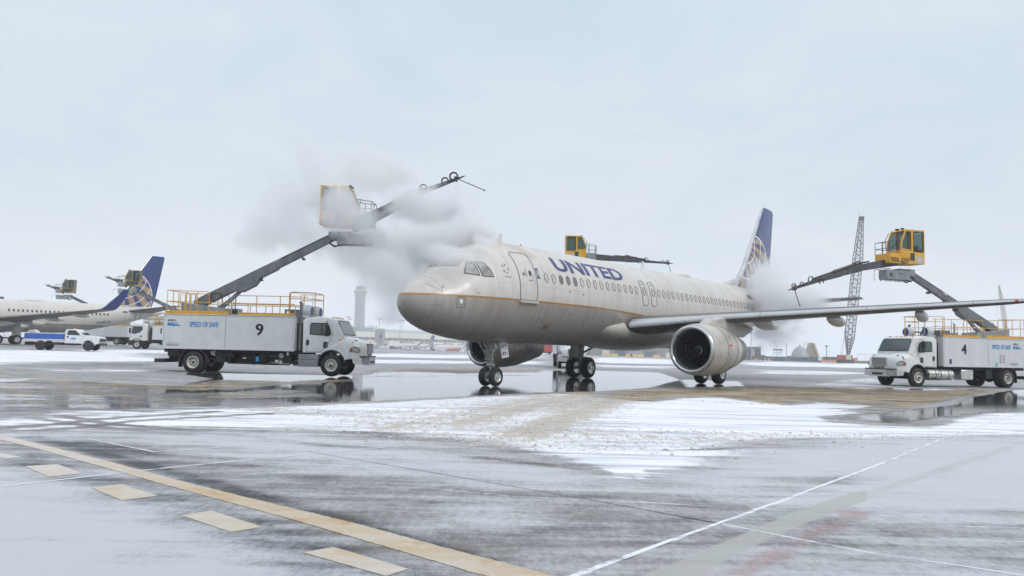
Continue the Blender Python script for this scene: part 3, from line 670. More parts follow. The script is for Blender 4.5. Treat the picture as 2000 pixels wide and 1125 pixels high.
def airliner(kind, label, loc, rz, det=True, group=None, z0=0.):
    A = kind == 'a'
    F = Fus(FUS320 if A else FUS737)
    t = thing('airliner', label, 'airplane', loc, rz, group)
    mb = MB(); F.mesh(mb); FM = 'fuselage_paint' if A else 'fuselage_paint_far'
    fus = mb.build('fuselage', FM, t, smooth=60)
    # belly fairing
    mb = MB(); rr = []
    x0 = 10.6 if A else 12.0; zc = 2.45 if A else 2.2
    for u in [0, .04, .1, .2, .35, .5, .65, .8, .9, .96, 1]:
        k = math.sin(math.pi * min(1, max(0, u))) ** .45; a = x0 + u * 10.2
        rr.append([(a, math.cos(q) * (1.0 + 1.16 * k), zc + .25 - .25 * k + math.sin(q) * ((.2 + .72 * k) if math.sin(q) < 0 else (.1 + .95 * k))) for q in [2 * math.pi * i / 36 for i in range(36)]])
    mb.loft(rr); mb.build('belly_fairing', 'nacelle_grey' if A else 'far_white', t, smooth=60)
    # wings
    if A:
        W = [(12.3, 1.2, 2.60, 7.0, .14), (12.75, 2.0, 2.70, 6.3, .145), (14.4, 6.0, 3.12, 3.95, .135), (16.9, 11.4, 3.55, 2.75, .14), (19.5, 16.5, 3.97, 1.62, .15), (20.05, 17.35, 4.04, 1.3, .09)]
    else:
        W = [(13.3, 1.2, 2.35, 7.4, .14), (14.0, 2.2, 2.5, 6.4, .13), (16.6, 6.3, 2.95, 4.1, .12), (20.0, 12, 3.55, 2.9, .11), (22.7, 16.6, 4.05, 1.75, .10), (22.95, 17.05, 4.15, 1.65, .10, 0, 25), (23.3, 17.4, 4.5, 1.5, .09, 0, 62), (24.4, 17.75, 5.7, 1.0, .09, 0, 80), (25.0, 17.9, 6.45, .6, .09, 0, 80)]
    wings = []
    for sg in (-1, 1):
        mb = MB(); wing_loft(mb, W if A else W[:6], sg); w = mb.build('wing', 'wing_grey' if A else 'wing_grey', t, smooth=40); wings.append(w)
        if A:
            if det:
                mb = MB()   # polished leading edge skin, slightly proud
                prev = []
                dense = []
                for s0, s1 in zip(W[1:-1], W[2:]):
                    for i in range(4): dense.append([s0[k] + (s1[k] - s0[k]) * i / 4 for k in range(5)])
                dense.append(list(W[-1]))
                rings = []
                for a, l, z, ch, th_ in dense:
                    af = airfoil(21, th_); le = [p for p in af if (p[0] < .085 if p[1] >= 0 else p[0] < .009)]
                    rings.append([(a + (x - .0) * ch - .006, sg * l, z + tt * ch * 1.03) for x, tt in le])
                mb.loft(rings, caps=False, closed=False); mb.build('leading_edge', 'polished_edge', w, smooth=60)
                for jn in (dense[5], dense[8], dense[11], dense[14]):
                    a, l, z, ch, th_ = jn; af = [p for p in airfoil(21, th_) if p[0] < .09]
                    mb = MB(); mb.tube([(a + x * ch - .010, sg * l, z + tt * ch * 1.05) for x, tt in af], .012, 4); mb.build('slat_joint', 'seal_grey', w)
            mb = MB(); mb.add([(19.9, sg * 17.35, 4.75), (20.9, sg * 17.4, 4.85), (21.6, sg * 17.4, 4.9), (21.5, sg * 17.37, 3.3), (20.6, sg * 17.37, 3.35), (19.8, sg * 17.35, 4.0),
                               (19.9, sg * 17.42, 4.75), (20.9, sg * 17.45, 4.85), (21.6, sg * 17.45, 4.9), (21.5, sg * 17.43, 3.3), (20.6, sg * 17.43, 3.35), (19.8, sg * 17.41, 4.0)],
                              [(0, 1, 2, 3, 4, 5), (11, 10, 9, 8, 7, 6)] + [(i, (i + 1) % 6, (i + 1) % 6 + 6, i + 6) for i in range(6)]); mb.build('wingtip_fence', 'wing_grey', w)
            mb = MB(); mb.ball((19.66, sg * 16.75, 4.02), .07, 6, 1.6, 1, .7); mb.build('navigation_light', 'nav_red', w)
        else:
            mb = MB(); wing_loft(mb, W[5:], sg); mb.build('winglet', ['title_blue'], w, smooth=50)
        # flap track fairings
        for (l, a, z, ln) in (((6.55, 16.3, 2.86, 3.0), (9.6, 17.3, 3.06, 2.7), (13.0, 18.7, 3.32, 2.3)) if A else ((5.0, 19.0, 2.45, 3), (9, 20.2, 2.95, 2.4), (13, 21.6, 3.4, 2))):
            mb = MB(); rings = []
            for u, rr_ in ((0, .03), (.06, .12), (.2, .24), (.4, .31), (.62, .32), (.8, .28), (.95, .2), (1, .17)):
                rings.append([(a + u * ln, sg * l + math.cos(q) * rr_ * .56, z + .14 - .08 * u + math.sin(q) * rr_ * (.92 if math.sin(q) < 0 else .8)) for q in [2 * math.pi * i / 14 for i in range(14)]])
            mb.loft(rings); mb.build('flap_fairing', 'nacelle_grey', w, smooth=60)
        # engine
        if A: ex, ey, ez, er = 11.35, 5.75, 1.66, 1.0
        else: ex, ey, ez, er = 12.6, 4.9, 1.5, .98
        mb = MB()
        outp = [(0, .93), (.03, 1.0), (.12, 1.05), (.4, 1.10), (1.0, 1.13), (1.9, 1.12), (2.8, 1.02), (3.6, .86), (4.3, .70), (4.75, .60)] if A else [(0, .9), (.05, .98), (.3, 1.05), (1.0, 1.1), (2, 1.05), (2.9, .88), (3.2, .82)]
        o = (ex, sg * ey, ez); mb.lathe([(t_, r_ * er) for t_, r_ in outp[2:]], o, (1, 0, 0), 40); mb.lathe([(outp[-1][0], outp[-1][1] * er), (outp[-1][0] - .02, (outp[-1][1] - .05) * er), (outp[-1][0] - 1.2, .5)], o, (1, 0, 0), 40)
        eng = mb.build('engine', 'nacelle_grey', t, smooth=50)
        mb = MB(); mb.lathe([(.30, .80 * er), (.10, .845 * er), (.02, .885 * er), (0, .92 * er), (.005, .955 * er), (.04, .995 * er), (.13, 1.052 * er), (.14, 1.05 * er)], o, (1, 0, 0), 48); mb.build('intake_lip', 'lip_metal', eng, smooth=70)
        mb = MB(); mb.lathe([(.29, .801 * er), (.7, .80 * er), (1.15, .80 * er)], o, (1, 0, 0), 40); mb.build('intake_duct', 'duct_dark', eng, smooth=60)
        mb = MB(); mb.cyl((ex + 1.3, sg * ey, ez), (ex + 1.32, sg * ey, ez), .8 * er, n=32)
        if det:
            for k in range(22):
                q = 2 * math.pi * k / 22; M0 = Matrix.Translation((ex + 1.02, sg * ey, ez)) @ Matrix.Rotation(q, 4, 'X')
                mb.M = M0; mb.add([(0, .06, .2), (.2, -.06, .2), (.26, -.10, .79 * er), (-.02, .10, .79 * er)], [(0, 1, 2, 3)]); mb.M = None
        mb.build('fan', 'fan_metal', eng, smooth=0)
        mb = MB(); mb.lathe([(.55, .01), (.65, .09), (.85, .19), (1.1, .26)], o, (1, 0, 0), 20); mb.build('spinner', 'duct_dark', eng, smooth=60)
        if det:
            mb = MB(); sp2 = [(ex + .66 + .16 * i / 14, sg * ey + math.cos(i * .33) * (.09 + .006 * i), ez + math.sin(i * .33) * (.09 + .006 * i)) for i in range(15)]
            mb.tube(sp2, .014, 4); mb.build('spinner_mark', 'white_paint', eng)
            mb = MB()
            if A: mb.lathe([(3.60, .868 * er), (4.3, .708 * er), (4.76, .606 * er), (4.74, .57 * er)], o, (1, 0, 0), 40); mb.build('exhaust_nozzle', 'nozzle_metal', eng, smooth=50)
            if A:
                mb = MB()
                for tt, rad in ((1.35, 1.133), (2.55, 1.055)):
                    mb.tube([(ex + tt, sg * ey + math.cos(q) * rad, ez + math.sin(q) * rad) for q in [2 * math.pi * i / 40 for i in range(41)]], .009, 4)
                mb.build('cowl_joint', 'seal_grey', eng)
                if sg < 0:
                    mb = MB()   # red latch marks and small stencil on the outboard cowl
                    for dxx, dzz, w_, h_ in ((1.5, .12, .09, .10), (1.63, .12, .08, .10)):
                        q = R(8); mb.M = Matrix.Translation((ex + dxx, -ey - math.cos(q) * 1.14, ez + math.sin(q) * 1.14)); mb.box(0, w_, -.004, .004, 0, h_); mb.M = None
                    mb.build('cowl_mark', 'nav_red', eng)
                    mb = MB()
                    for kk in range(9):
                        q = R(2 - 4 * kk); mb.M = Matrix.Translation((ex + 1.52 + .05 * (kk % 3), -ey - math.cos(q) * 1.14, ez + math.sin(q) * 1.14)); mb.box(0, .012 + .03 * (kk % 2), -.004, .004, -.02, .02); mb.M = None
                    mb.build('cowl_stencil', 'seal_grey', eng)
                mb = MB()   # nacelle strake
                mb.add([(ex + .9, sg * ey + .75, ez + .82), (ex + 2.0, sg * ey + .78, ez + .80), (ex + 1.9, sg * ey + .98, ez + 1.02)], [(0, 1, 2)]); mb.build('strake', 'nacelle_grey', eng)
        # pylon
        mb = MB(); wz = 3.0 if A else 2.75; px_ = ex + (1.0 if A else .9)
        pr = [(px_, ez + er * 1.08), (px_ + .5, ez + er * 1.36), (px_ + 1.5, wz + .10), (px_ + 2.6, wz + .22), (px_ + 4.6, wz - .1), (px_ + 5.5, wz - .28), (px_ + 5.2, wz - .42), (px_ + 4.2, ez + er * .62), (px_ + 3.0, ez + er * .62), (px_ + 1.5, ez + er * .9)]
        mid_ = [(x, z) for x, z in pr]
        def pinch(k): return [(x + (k if i in (0, 1) else 0), z - (k * .35 if i in (1, 2, 3) else 0)) for i, (x, z) in enumerate(pr)]
        mb.slices([(sg * ey - .23, pinch(.22)), (sg * ey - .15, pinch(.05)), (sg * ey, pr), (sg * ey + .15, pinch(.05)), (sg * ey + .23, pinch(.22))]); mb.build('pylon', 'nacelle_grey' if A else 'far_white', w, smooth=40)
    # tail
    tail = dict(fin=[(29.6, 5.75, 6.1), (31.3, 7.2, 5.0), (34.75, 11.55, 2.35), (34.95, 11.75, 1.9)], tp=[(31.9, .6, 4.75, 4.4), (33.0, 2, 4.92, 3.5), (35.4, 6.2, 5.32, 1.5)]) if A else \
        dict(fin=[(31.3, 5.35, 6.3), (33.3, 7.0, 4.9), (37.0, 12.2, 2.15), (37.2, 12.45, 1.9)], tp=[(33.4, .6, 4.55, 4.3), (34.3, 2, 4.75, 3.5), (36.9, 6.8, 5.4, 1.3)])
    mb = MB(); mb.loft([[(a + x * ch, tt * ch, z) for x, tt in airfoil(13, .10, 0)] for a, z, ch in tail['fin']])
    fin = mb.build('fin', 'fin_paint' if A else 'fin_paint_far', t, smooth=50)
    fa, fz, fc = tail['fin'][0]
    mb = MB(); mb.loft([[(fa + 1.6 - 5.0 * (1 - u) * 1.0 + x * (.2 + (fc - 1.2) * (.35 + .65 * u)), tt * 1.8, fz - .22 + u * 1.1) for x, tt in airfoil(9, .12, 0)] for u in (0, .5, 1)])
    if A: MB.build(mb, 'dorsal_fillet', FM, t, smooth=50)
    if det:
        mb = MB()
        le = [(a, z, ch) for a, z, ch in tail['fin']]
        rings = []
        for a, z, ch in le: rings.append([(a + x * ch - .012, tt * ch * 1.06, z) for x, tt in airfoil(19, .10, 0) if x < .07])
        mb.loft(rings, caps=False, closed=False); mb.build('fin_leading_edge', 'polished_edge', fin, smooth=60)
    for sg in (-1, 1):
        mb = MB(); wing_loft(mb, [(a, l, z, ch, .10) for a, l, z, ch in tail['tp']], sg); mb.build('tailplane', 'wing_grey', t, smooth=40)
    # windows
    if det:
        zw = 4.41 if A else 4.05; xs = ([6.16 + .533 * k for k in range(15)] + [15.89 + .533 * k for k in range(25)]) if A else [7.0 + .51 * k for k in range(48)]
        for xw in xs:
            if not A and xw < 19: continue
            mb = MB(); hw_, hh_ = (.125, .19) if A else (.125, .18)
            el = [(xw + hw_ * math.cos(q), zw + hh_ * math.sin(q)) for q in [2 * math.pi * i / 16 for i in range(16)]]
            mb.cur = 0; mb.add([F.ptz(a, z, .006) for a, z in el], [list(range(16))])
            mb.cur = 1; P = [F.ptz(a, z, .008) for a, z in el]; P.append(P[0]); mb.tube(P, .013, 5)
            far_dark = (not A)
            mb.build('cabin_window', ['dark_glass' if far_dark else 'shade_open' if abs(xw - 7.7) < .6 else 'window_shade', 'window_rim' if A else 'window_shade'], t, smooth=60)
    if A and det:
        # doors, exits
        mb = MB(); dz = rpoly(4.43, 5.47, 3.42, 5.32, .16); patch(mb, F, dz, .004, .14); door = mb.build('door', FM, t, smooth=80)
        mb = MB(); outline(mb, F, dz, .016); mb.build('door_seal', 'seal_grey', door)
        mb = MB(); mb.beam(F.ptz(4.40, 3.36, .05), F.ptz(5.52, 3.36, .05), .12, .10); mb.build('door_sill', 'nacelle_grey', door, bevel=.02)
        mb = MB(); c0 = [(5.12 + .085 * math.cos(q), 4.50 + .12 * math.sin(q)) for q in [2 * math.pi * i / 14 for i in range(14)]]; mb.add([F.ptz(a, z, .012) for a, z in c0], [list(range(14))]); mb.build('door_window', 'dark_glass', door)
        mb = MB(); patch(mb, F, rpoly(4.84, 4.88, 4.35, 4.65, .015), .012); patch(mb, F, rpoly(4.66, 4.78, 4.38, 4.50, .02), .012); patch(mb, F, rpoly(5.0, 5.2, 4.2, 4.23, .01), .012); mb.build('door_handle', 'seal_grey', door)
        mb = MB(); patch(mb, F, rpoly(5.54, 5.72, 4.33, 4.75, .02), .006); sg_ = mb.build('blue_placard', 'title_blue', t)
        mb = MB(); patch(mb, F, rpoly(5.57, 5.60, 4.40, 4.68, .008), .011); patch(mb, F, rpoly(5.66, 5.69, 4.40, 4.68, .008), .011); patch(mb, F, rpoly(5.6, 5.66, 4.52, 4.55, .008), .011); mb.build('placard_mark', 'white_paint', sg_)
        for xe in (14.38, 15.27):
            dz = rpoly(xe - .27, xe + .27, 3.73, 4.92, .2); mb = MB(); patch(mb, F, dz, .004, .14); e = mb.build('overwing_exit', FM, t, smooth=80)
            mb = MB(); outline(mb, F, dz, .017); mb.build('exit_seal', 'seal_grey', e)
            mb = MB(); el = [(xe + .125 * math.cos(q), 4.41 + .19 * math.sin(q)) for q in [2 * math.pi * i / 16 for i in range(16)]]; mb.cur = 0; mb.add([F.ptz(a, z, .010) for a, z in el], [list(range(16))])
            mb.cur = 1; P = [F.ptz(a, z, .012) for a, z in el]; P.append(P[0]); mb.tube(P, .017, 5); mb.build('exit_window', ['window_shade', 'window_rim'], e)
            mb = MB(); patch(mb, F, rpoly(xe - .06, xe + .05, 4.72, 4.8, .03), .012); mb.build('exit_handle', 'seal_grey', e)
        # title
        vs, fs, w = text2d('UNITED', .027, 0, .04); mb = MB(); ph0, ph1 = R(28.3), R(48.8)
        vs2, fs2 = vs, fs
        mb.add([F.pt(7.05 + p[0] / w * 5.75 + .0 * p[1], ph0 + (ph1 - ph0) * p[1], .008) for p in vs2], fs2); mb.build('airline_title', 'title_blue', t, smooth=0)
        # flight deck windows (port, centre and starboard)
        for k, q in enumerate([[(2.60, 4.20), (3.08, 4.20), (3.02, 4.50), (2.90, 4.72), (2.62, 4.76)], [(1.98, 4.27), (2.50, 4.21), (2.53, 4.75), (2.36, 4.76)]]):
            mb = MB(); patch(mb, F, q, .010, .1); wdw = mb.build('cockpit_window', 'frosted_glass', t, smooth=80); mb = MB(); outline(mb, F, q, .022, .006); mb.build('window_frame', 'seal_grey', wdw)
            mb = MB(); 
            def fl(a, z): p = F.ptz(a, z, .010); return Vector((p.x, -p.y, p.z))
            patch(mb, F, q, .01, .1, fl); mb.build('cockpit_window', 'frosted_glass', t, smooth=80)
        for sgn in (-1, 1):
            mb = MB(); n = 8; P = []
            for j in range(7):
                for i in range(n + 1):
                    u = i / n; vj = j / 6; a = 1.74 + .50 * vj - .0 * u
                    T, B, Wd = F.at(a); zc_, h_ = (T + B) / 2, (T - B) / 2
                    yy = .03 + (.82 - .03) * u * (1 - .12 * vj); a2 = a + .28 * u * u * (1 - vj * .4); T, B, Wd = F.at(a2); zc_, h_ = (T + B) / 2, (T - B) / 2
                    P.append((a2 - .006, sgn * yy, zc_ + h_ * math.sqrt(max(0, 1 - (yy / Wd) ** 2)) + .012))
            mb.add(P, [(j * (n + 1) + i, j * (n + 1) + i + 1, (j + 1) * (n + 1) + i + 1, (j + 1) * (n + 1) + i) for j in range(6) for i in range(n)])
            mb.build('windshield', 'frosted_glass', t, smooth=80)
        # radome seam, static port plate, panels, probes
        mb = MB(); mb.tube([F.pt(.93, R(a_), .001) for a_ in range(-100, 101, 8)], .004, 4); mb.build('radome_seam', 'seal_grey', t)
        mb = MB()
        for a0_, b0_, a1_, b1_ in ((.93, 20, .5, 60), (.93, -8, .45, -14), (.93, -38, .5, -50)):
            mb.tube([F.pt(a0_ + (a1_ - a0_) * u / 6, R(b0_ + (b1_ - b0_) * u / 6), .003) for u in range(7)], .004, 4)
        mb.build('lightning_strip', 'seal_grey', t)
        pl = rpoly(1.42, 1.74, 2.98, 3.36, .06); mb = MB(); outline(mb, F, pl, .012); sp3 = mb.build('static_port_panel', 'seal_grey', t)
        mb = MB(); cc = [(1.58 + .085 * math.cos(q), 3.20 + .10 * math.sin(q)) for q in [2 * math.pi * i / 18 for i in range(18)]]; mb.add([F.ptz(a, z, .006) for a, z in cc], [list(range(18))]); mb.build('static_port', 'white_paint', sp3)
        mb = MB(); outline(mb, F, cc, .010, .007, .5); mb.build('port_ring', 'seal_grey', sp3)
        for a_, z_ in ((1.0, 3.68), (2.3, 3.55), (2.25, 2.85), (1.02, 2.78), (2.55, 2.55), (3.35, 2.5)):
            mb = MB(); p = F.ptz(a_, z_, 0); q = F.ptz(a_, z_, .07); mb.tube([p, q, q + Vector((-.08, 0, 0))], [.016, .012, .008], 6); mb.build('probe', 'gear_metal', t)
        star = MB()
        for k in range(5):
            q0 = R(90 + 72 * k); c = (3.78, 4.57); rr_ = .17
            tri = [(c[0] + rr_ * math.cos(q0) * .9, c[1] + rr_ * math.sin(q0) * 1.25), (c[0] + rr_ * .45 * math.cos(q0 - .35), c[1] + rr_ * .6 * math.sin(q0 - .35)), (c[0] + rr_ * .95 * math.cos(q0 - .62), c[1] + rr_ * 1.2 * math.sin(q0 - .62))]
            star.add([F.ptz(a, z, .007) for a, z in tri], [(0, 1, 2)])
        patch(star, F, [(3.62, 4.25), (3.98, 4.25), (3.98, 4.27), (3.62, 4.27)], .007); star.build('alliance_emblem', 'seal_grey', t, smooth=0)
        pl = rpoly(6.55, 6.95, 2.25, 2.62, .04); mb = MB(); outline(mb, F, pl, .008); pp = mb.build('service_panel', 'seal_grey', t)
        mb = MB(); cc = [(6.74 + .14 * math.cos(q), 2.44 + .10 * math.sin(q)) for q in [2 * math.pi * i / 16 for i in range(16)]]; mb.add([F.ptz(a, z, .006) for a, z in cc], [list(range(16))]); mat('rust_brown', (.17, .10, .075), .6); mb.build('panel_cover', 'rust_brown', pp)
        for a_, z_ in ((8.0, 3.0), (8.8, 3.9), (7.8, 3.95), (6.0, 2.75), (9.3, 2.7)):
            mb = MB(); mb.add([F.ptz(a_ + .07 * math.cos(q), z_ + .025 * math.sin(q), .006) for q in [2 * math.pi * i / 10 for i in range(10)]], [list(range(10))]); mb.build('drain_mark', 'seal_grey', t)
        # flag near the tail, blade antennas, satcom radome
        mb = MB(); patch(mb, F, rpoly(28.3, 29.1, 4.9, 5.15, .02), .008); mb.build('flag_decal', 'rust_brown', t)
        for a_, h_ in ((5.2, .42), (17.4, .42)):
            T = F.at(a_)[0]; mb = MB(); mb.loft([[(a_ + x * .42, tt * .42, T - .03), ] for x, tt in []] or [[(a_ + x * .42, tt * .5, T - .03) for x, tt in airfoil(7, .14, 0)], [(a_ + .22 + x * .2, tt * .3, T + h_) for x, tt in airfoil(7, .14, 0)]]); mb.build('blade_antenna', 'far_white', t, smooth=40)
        mb = MB(); mb.ball((6.9, 0, 5.9), .05, 5, 1, 1, 1.4); mb.build('beacon', 'nav_red', t)
        mb = MB(); rings = []
        for u in (0, .05, .15, .35, .6, .85, .95, 1):
            k = math.sin(math.pi * u) ** .5 if 0 < u < 1 else .03; rings.append([(20.6 + 2.6 * u, math.cos(q) * .55 * k, 5.86 - .04 + .30 * k * max(0, math.sin(q)) - .06 * (math.sin(q) < 0)) for q in [2 * math.pi * i / 16 for i in range(16)]])
        mb.loft(rings); mb.build('satcom_radome', 'far_white', t, smooth=60)
    if not A and det:
        mb = MB(); rings = []
        for u in (0, .05, .15, .35, .6, .85, .95, 1):
            k = math.sin(math.pi * u) ** .5 if 0 < u < 1 else .03; rings.append([(20.9 + 3.4 * u, math.cos(q) * .6 * k, 5.38 + .26 * k * max(0, math.sin(q)) - .06 * (math.sin(q) < 0)) for q in [2 * math.pi * i / 16 for i in range(16)]])
        mb.loft(rings); mb.build('satcom_radome', 'far_white', t, smooth=60)
        vs, fs, w = text2d('N24210', .02, .2, .1); mb = MB(); mb.add([F.ptz(29.6 + p[0] / w * 1.9, 2.78 + .05 * p[0] / w * 4 + p[1] * .32, .01) for p in vs], fs); mb.build('registration', 'title_blue', t, smooth=0)
        mb = MB(); patch(mb, F, rpoly(33.0, 33.7, 4.35, 4.62, .02), .008); mb.build('flag_decal', 'rust_brown', t)
        dz = rpoly(35.6, 36.3, 3.3, 4.6, .12) if False else rpoly(34.9, 35.6, 3.35, 4.75, .12); mb = MB(); outline(mb, F, dz, .02); mb.build('aft_door_seal', 'seal_grey', t)
    # landing gear
    def wheel(p, r, w, par, ax=(0, 1, 0)):
        p = Vector(p); mb = MB(); mb.lathe([(-w * .5, r * .55), (-w * .5, r * .80), (-w * .42, r * .93), (-w * .28, r * .99), (0, r), (w * .28, r * .99), (w * .42, r * .93), (w * .5, r * .80), (w * .5, r * .55)], p, ax, 28); wh = mb.build('wheel', 'rubber', par, smooth=50)
        mb = MB(); mb.lathe([(-w * .515, r * .56), (-w * .5, r * .50), (-w * .40, r * .44), (-w * .38, r * .2), (-w * .52, r * .17), (-w * .54, .01)], p, ax, 24); mb.lathe([(w * .515, r * .56), (w * .5, r * .50), (w * .40, r * .44), (w * .38, r * .2), (w * .52, r * .17), (w * .54, .01)], p, ax, 24)
        mb.build('rim', 'alloy', wh, smooth=40)
    if A: ng, mgx, mgy, r1, r2 = 5.07, 17.71, 3.795, .385, .575
    else: ng, mgx, mgy, r1, r2 = 4.1, 19.7, 2.86, .34, .56
    zt = 1.85 if A else 1.7
    mb = MB(); mb.tube([(ng + .12, 0, zt + .25), (ng, 0, .95)], .10, 12); mb.tube([(ng, 0, 1.0), (ng, 0, r1)], .062, 10); mb.tube([(ng, -.30, r1), (ng, .30, r1)], .05, 8)
    mb.beam((ng, 0, .93), (ng - .04, 0, .80), .34, .12)
    gear = mb.build('nose_gear', 'gear_metal', t, smooth=40)
    if det:
        mb = MB(); mb.tube([(ng - .9, -.12, zt + .2), (ng - .05, -.09, 1.02)], .038, 6); mb.tube([(ng - .9, .12, zt + .2), (ng - .05, .09, 1.02)], .038, 6); mb.tube([(ng - .45, -.12, 1.62), (ng - .45, .12, 1.62)], .03, 6)
        mb.tube([(ng + .1, 0, .95), (ng + .28, 0, .72), (ng + .05, 0, .48)], .03, 6); mb.tube([(ng + .1, -.16, 1.25), (ng + .1, .16, 1.25)], .055, 8); mb.tube([(ng - .06, -.11, 1.5), (ng - .05, -.12, 1.1), (ng + .03, -.13, .7)], .014, 5); mb.tube([(ng + .1, .11, 1.7), (ng + .12, .12, 1.2), (ng + .06, .1, .6)], .014, 5); mb.beam((ng - .12, -.2, 1.10), (ng - .12, .2, 1.10), .09, .09)
        mb.build('drag_strut', 'gear_metal', gear, smooth=40)
        mb = MB(); mb.M = Matrix.Translation((ng - .14, -.17, 1.42)); mb.lathe([(0, .085), (.04, .10), (.12, .05)], (0, 0, 0), (1, 0, 0), 14, True); mb.M = None; mb.M = Matrix.Translation((ng - .16, .17, 1.42)); mb.lathe([(0, .085), (.04, .10), (.12, .05)], (0, 0, 0), (1, 0, 0), 14, True); mb.M = None; mb.build('taxi_light', 'lamp_glass', gear)
        if A:
            # gear doors; the port one carries the type and fleet number
            for sg in (-1, 1):
                mb = MB(); y0 = .30; y1 = .42; xx0, xx1 = ng + .10, ng + .62
                mb.add([(xx0, sg * y0, zt), (xx1, sg * y0, zt + .02), (xx1 - .02, sg * y1, zt - .66), (xx0 + .06, sg * y1, zt - .72), (xx0, sg * (y0 + .03), zt), (xx1, sg * (y0 + .03), zt + .02), (xx1 - .02, sg * (y1 + .03), zt - .66), (xx0 + .06, sg * (y1 + .03), zt - .72)],
                              [(0, 1, 2, 3), (7, 6, 5, 4), (0, 4, 5, 1), (1, 5, 6, 2), (2, 6, 7, 3), (3, 7, 4, 0)]); gd = mb.build('gear_door', 'far_white', gear)
                if sg < 0: DOOR = (gear, xx0, xx1, y0, y1)
            mb = MB(); text_flat(mb, 'A320', (ng + .15, -.385, zt - .33), (1, 0, 0), (0, .10 / .72, .99), .17, .40, .03, .15); text_flat(mb, '4711', (ng + .17, -.442, zt - .62), (1, 0, 0), (0, .10 / .72, .99), .17, .36, .03, .15)
            mb.build('gear_door_number', 'title_blue', gear, smooth=0)
    for s in (-1, 1): wheel((ng, s * .26, r1), r1, .22, gear)
    for sg in (-1, 1):
        mb = MB(); mb.tube([(mgx - .1, sg * (mgy - .15), 2.7), (mgx, sg * mgy, 1.1)], .15, 12); mb.tube([(mgx, sg * mgy, 1.2), (mgx, sg * mgy, r2)], .10, 10); mb.tube([(mgx, sg * mgy - .5, r2), (mgx, sg * mgy + .5, r2)], .08, 8)
        mb.tube([(mgx, sg * 1.9, 2.2), (mgx, sg * (mgy - .05), 1.35)], .06, 8); mb.tube([(mgx + .15, sg * mgy, 1.3), (mgx + .4, sg * mgy, .95), (mgx + .1, sg * mgy, .62)], .045, 6)
        g2 = mb.build('main_gear', 'gear_metal', t, smooth=40)
        if det: mb = MB(); mb.M = Matrix.Translation((mgx, sg * (mgy + .28), 1.9)) @ Matrix.Rotation(R(sg * 10), 4, 'X'); mb.box(-.55, .45, -.02, .02, -.95, .75); mb.M = None; mb.build('gear_door', 'nacelle_grey', g2)
        for s in (-1, 1): wheel((mgx, sg * mgy + s * .465, r2), r2, .42, g2)
    return t
NOSE = (-3.867, 29.385); TH = .917165
airliner('a', 'large airliner titled UNITED in the middle, grimy white over grey, nose in steam', (NOSE[0], NOSE[1], 0), TH)

# ------------------------------------------------------------------ people
def person(label, loc, rz, jacket, parent=None, sitting=True):
    """one continuous skinned body seated at a control seat, wearing a jacket and hood"""
    t = thing('person', label, 'person', loc, rz)
    def skin(name, pts, edges, m, sub=2):
        me = bpy.data.meshes.new(name); me.from_pydata([p[:3] for p in pts], edges, []); o = bpy.data.objects.new(name, me); col.objects.link(o); o.parent = t
        me.materials.append(MATS[m]); s = o.modifiers.new('skin', 'SKIN'); s.use_smooth_shade = True
        for i, p in enumerate(pts): me.skin_vertices[0].data[i].radius = (p[3], p[4] if len(p) > 4 else p[3])
        me.skin_vertices[0].data[0].use_root = True
        ss = o.modifiers.new('sub', 'SUBSURF'); ss.levels = 1; ss.render_levels = sub; return o
    body = [(0, 0, .0, .13, .16), (0, 0, .2, .11, .15), (0, 0, .42, .12, .18), (.0, 0, .54, .06, .06), (.01, 0, .62, .055, .06), (.03, 0, .70, .085, .08), (.02, 0, .80, .08, .075),
            (0, .19, .47, .055), (.08, .24, .22, .045), (.32, .18, .20, .035), (.40, .17, .20, .028), (0, -.19, .47, .055), (.08, -.24, .22, .045), (.32, -.18, .20, .035), (.40, -.17, .20, .028),
            (.05, .10, -.02, .09), (.42, .12, -.02, .07), (.44, .12, -.42, .045), (.54, .12, -.46, .04), (.05, -.10, -.02, .09), (.42, -.12, -.02, .07), (.44, -.12, -.42, .045), (.54, -.12, -.46, .04)]
    ed = [(0, 1), (1, 2), (2, 3), (3, 4), (4, 5), (5, 6), (2, 7), (7, 8), (8, 9), (9, 10), (2, 11), (11, 12), (12, 13), (13, 14), (0, 15), (15, 16), (16, 17), (17, 18), (0, 19), (19, 20), (20, 21), (21, 22)]
    b = skin('body', body, ed, 'skin_tone')
    jk = [(0, 0, -.02, .16, .18), (0, 0, .2, .14, .175), (0, 0, .42, .145, .205), (0, 0, .54, .085, .09), (0, .20, .46, .075), (.08, .25, .22, .065), (.30, .185, .20, .052), (0, -.20, .46, .075), (.08, -.25, .22, .065), (.30, -.185, .20, .052)]
    skin('jacket', jk, [(0, 1), (1, 2), (2, 3), (2, 4), (4, 5), (5, 6), (2, 7), (7, 8), (8, 9)], jacket)
    skin('trousers', [(0, 0, 0, .15, .17), (.05, .10, -.02, .105), (.42, .12, -.02, .085), (.44, .12, -.36, .065), (.05, -.10, -.02, .105), (.42, -.12, -.02, .085), (.44, -.12, -.36, .065)], [(0, 1), (1, 2), (2, 3), (0, 4), (4, 5), (5, 6)], 'trouser_dark')
    mb = MB(); mb.ball((.005, 0, .79), .115, 8, .95, .9, 1.0); mb.build('hair', 'hair_dark', t, smooth=60)
    mb = MB(); mb.ball((.115, 0, .735), .02, 5); mb.ball((.105, .035, .765), .012, 4); mb.ball((.105, -.035, .765), .012, 4); mb.build('face', 'skin_tone', t)
    return t
mat('skin_tone', (.42, .26, .19), .6); mat('jacket_orange', (.62, .12, .03), .7); mat('jacket_dark', (.035, .04, .05), .8); mat('trouser_dark', (.03, .035, .05), .85); mat('hair_dark', (.02, .015, .012), .8)

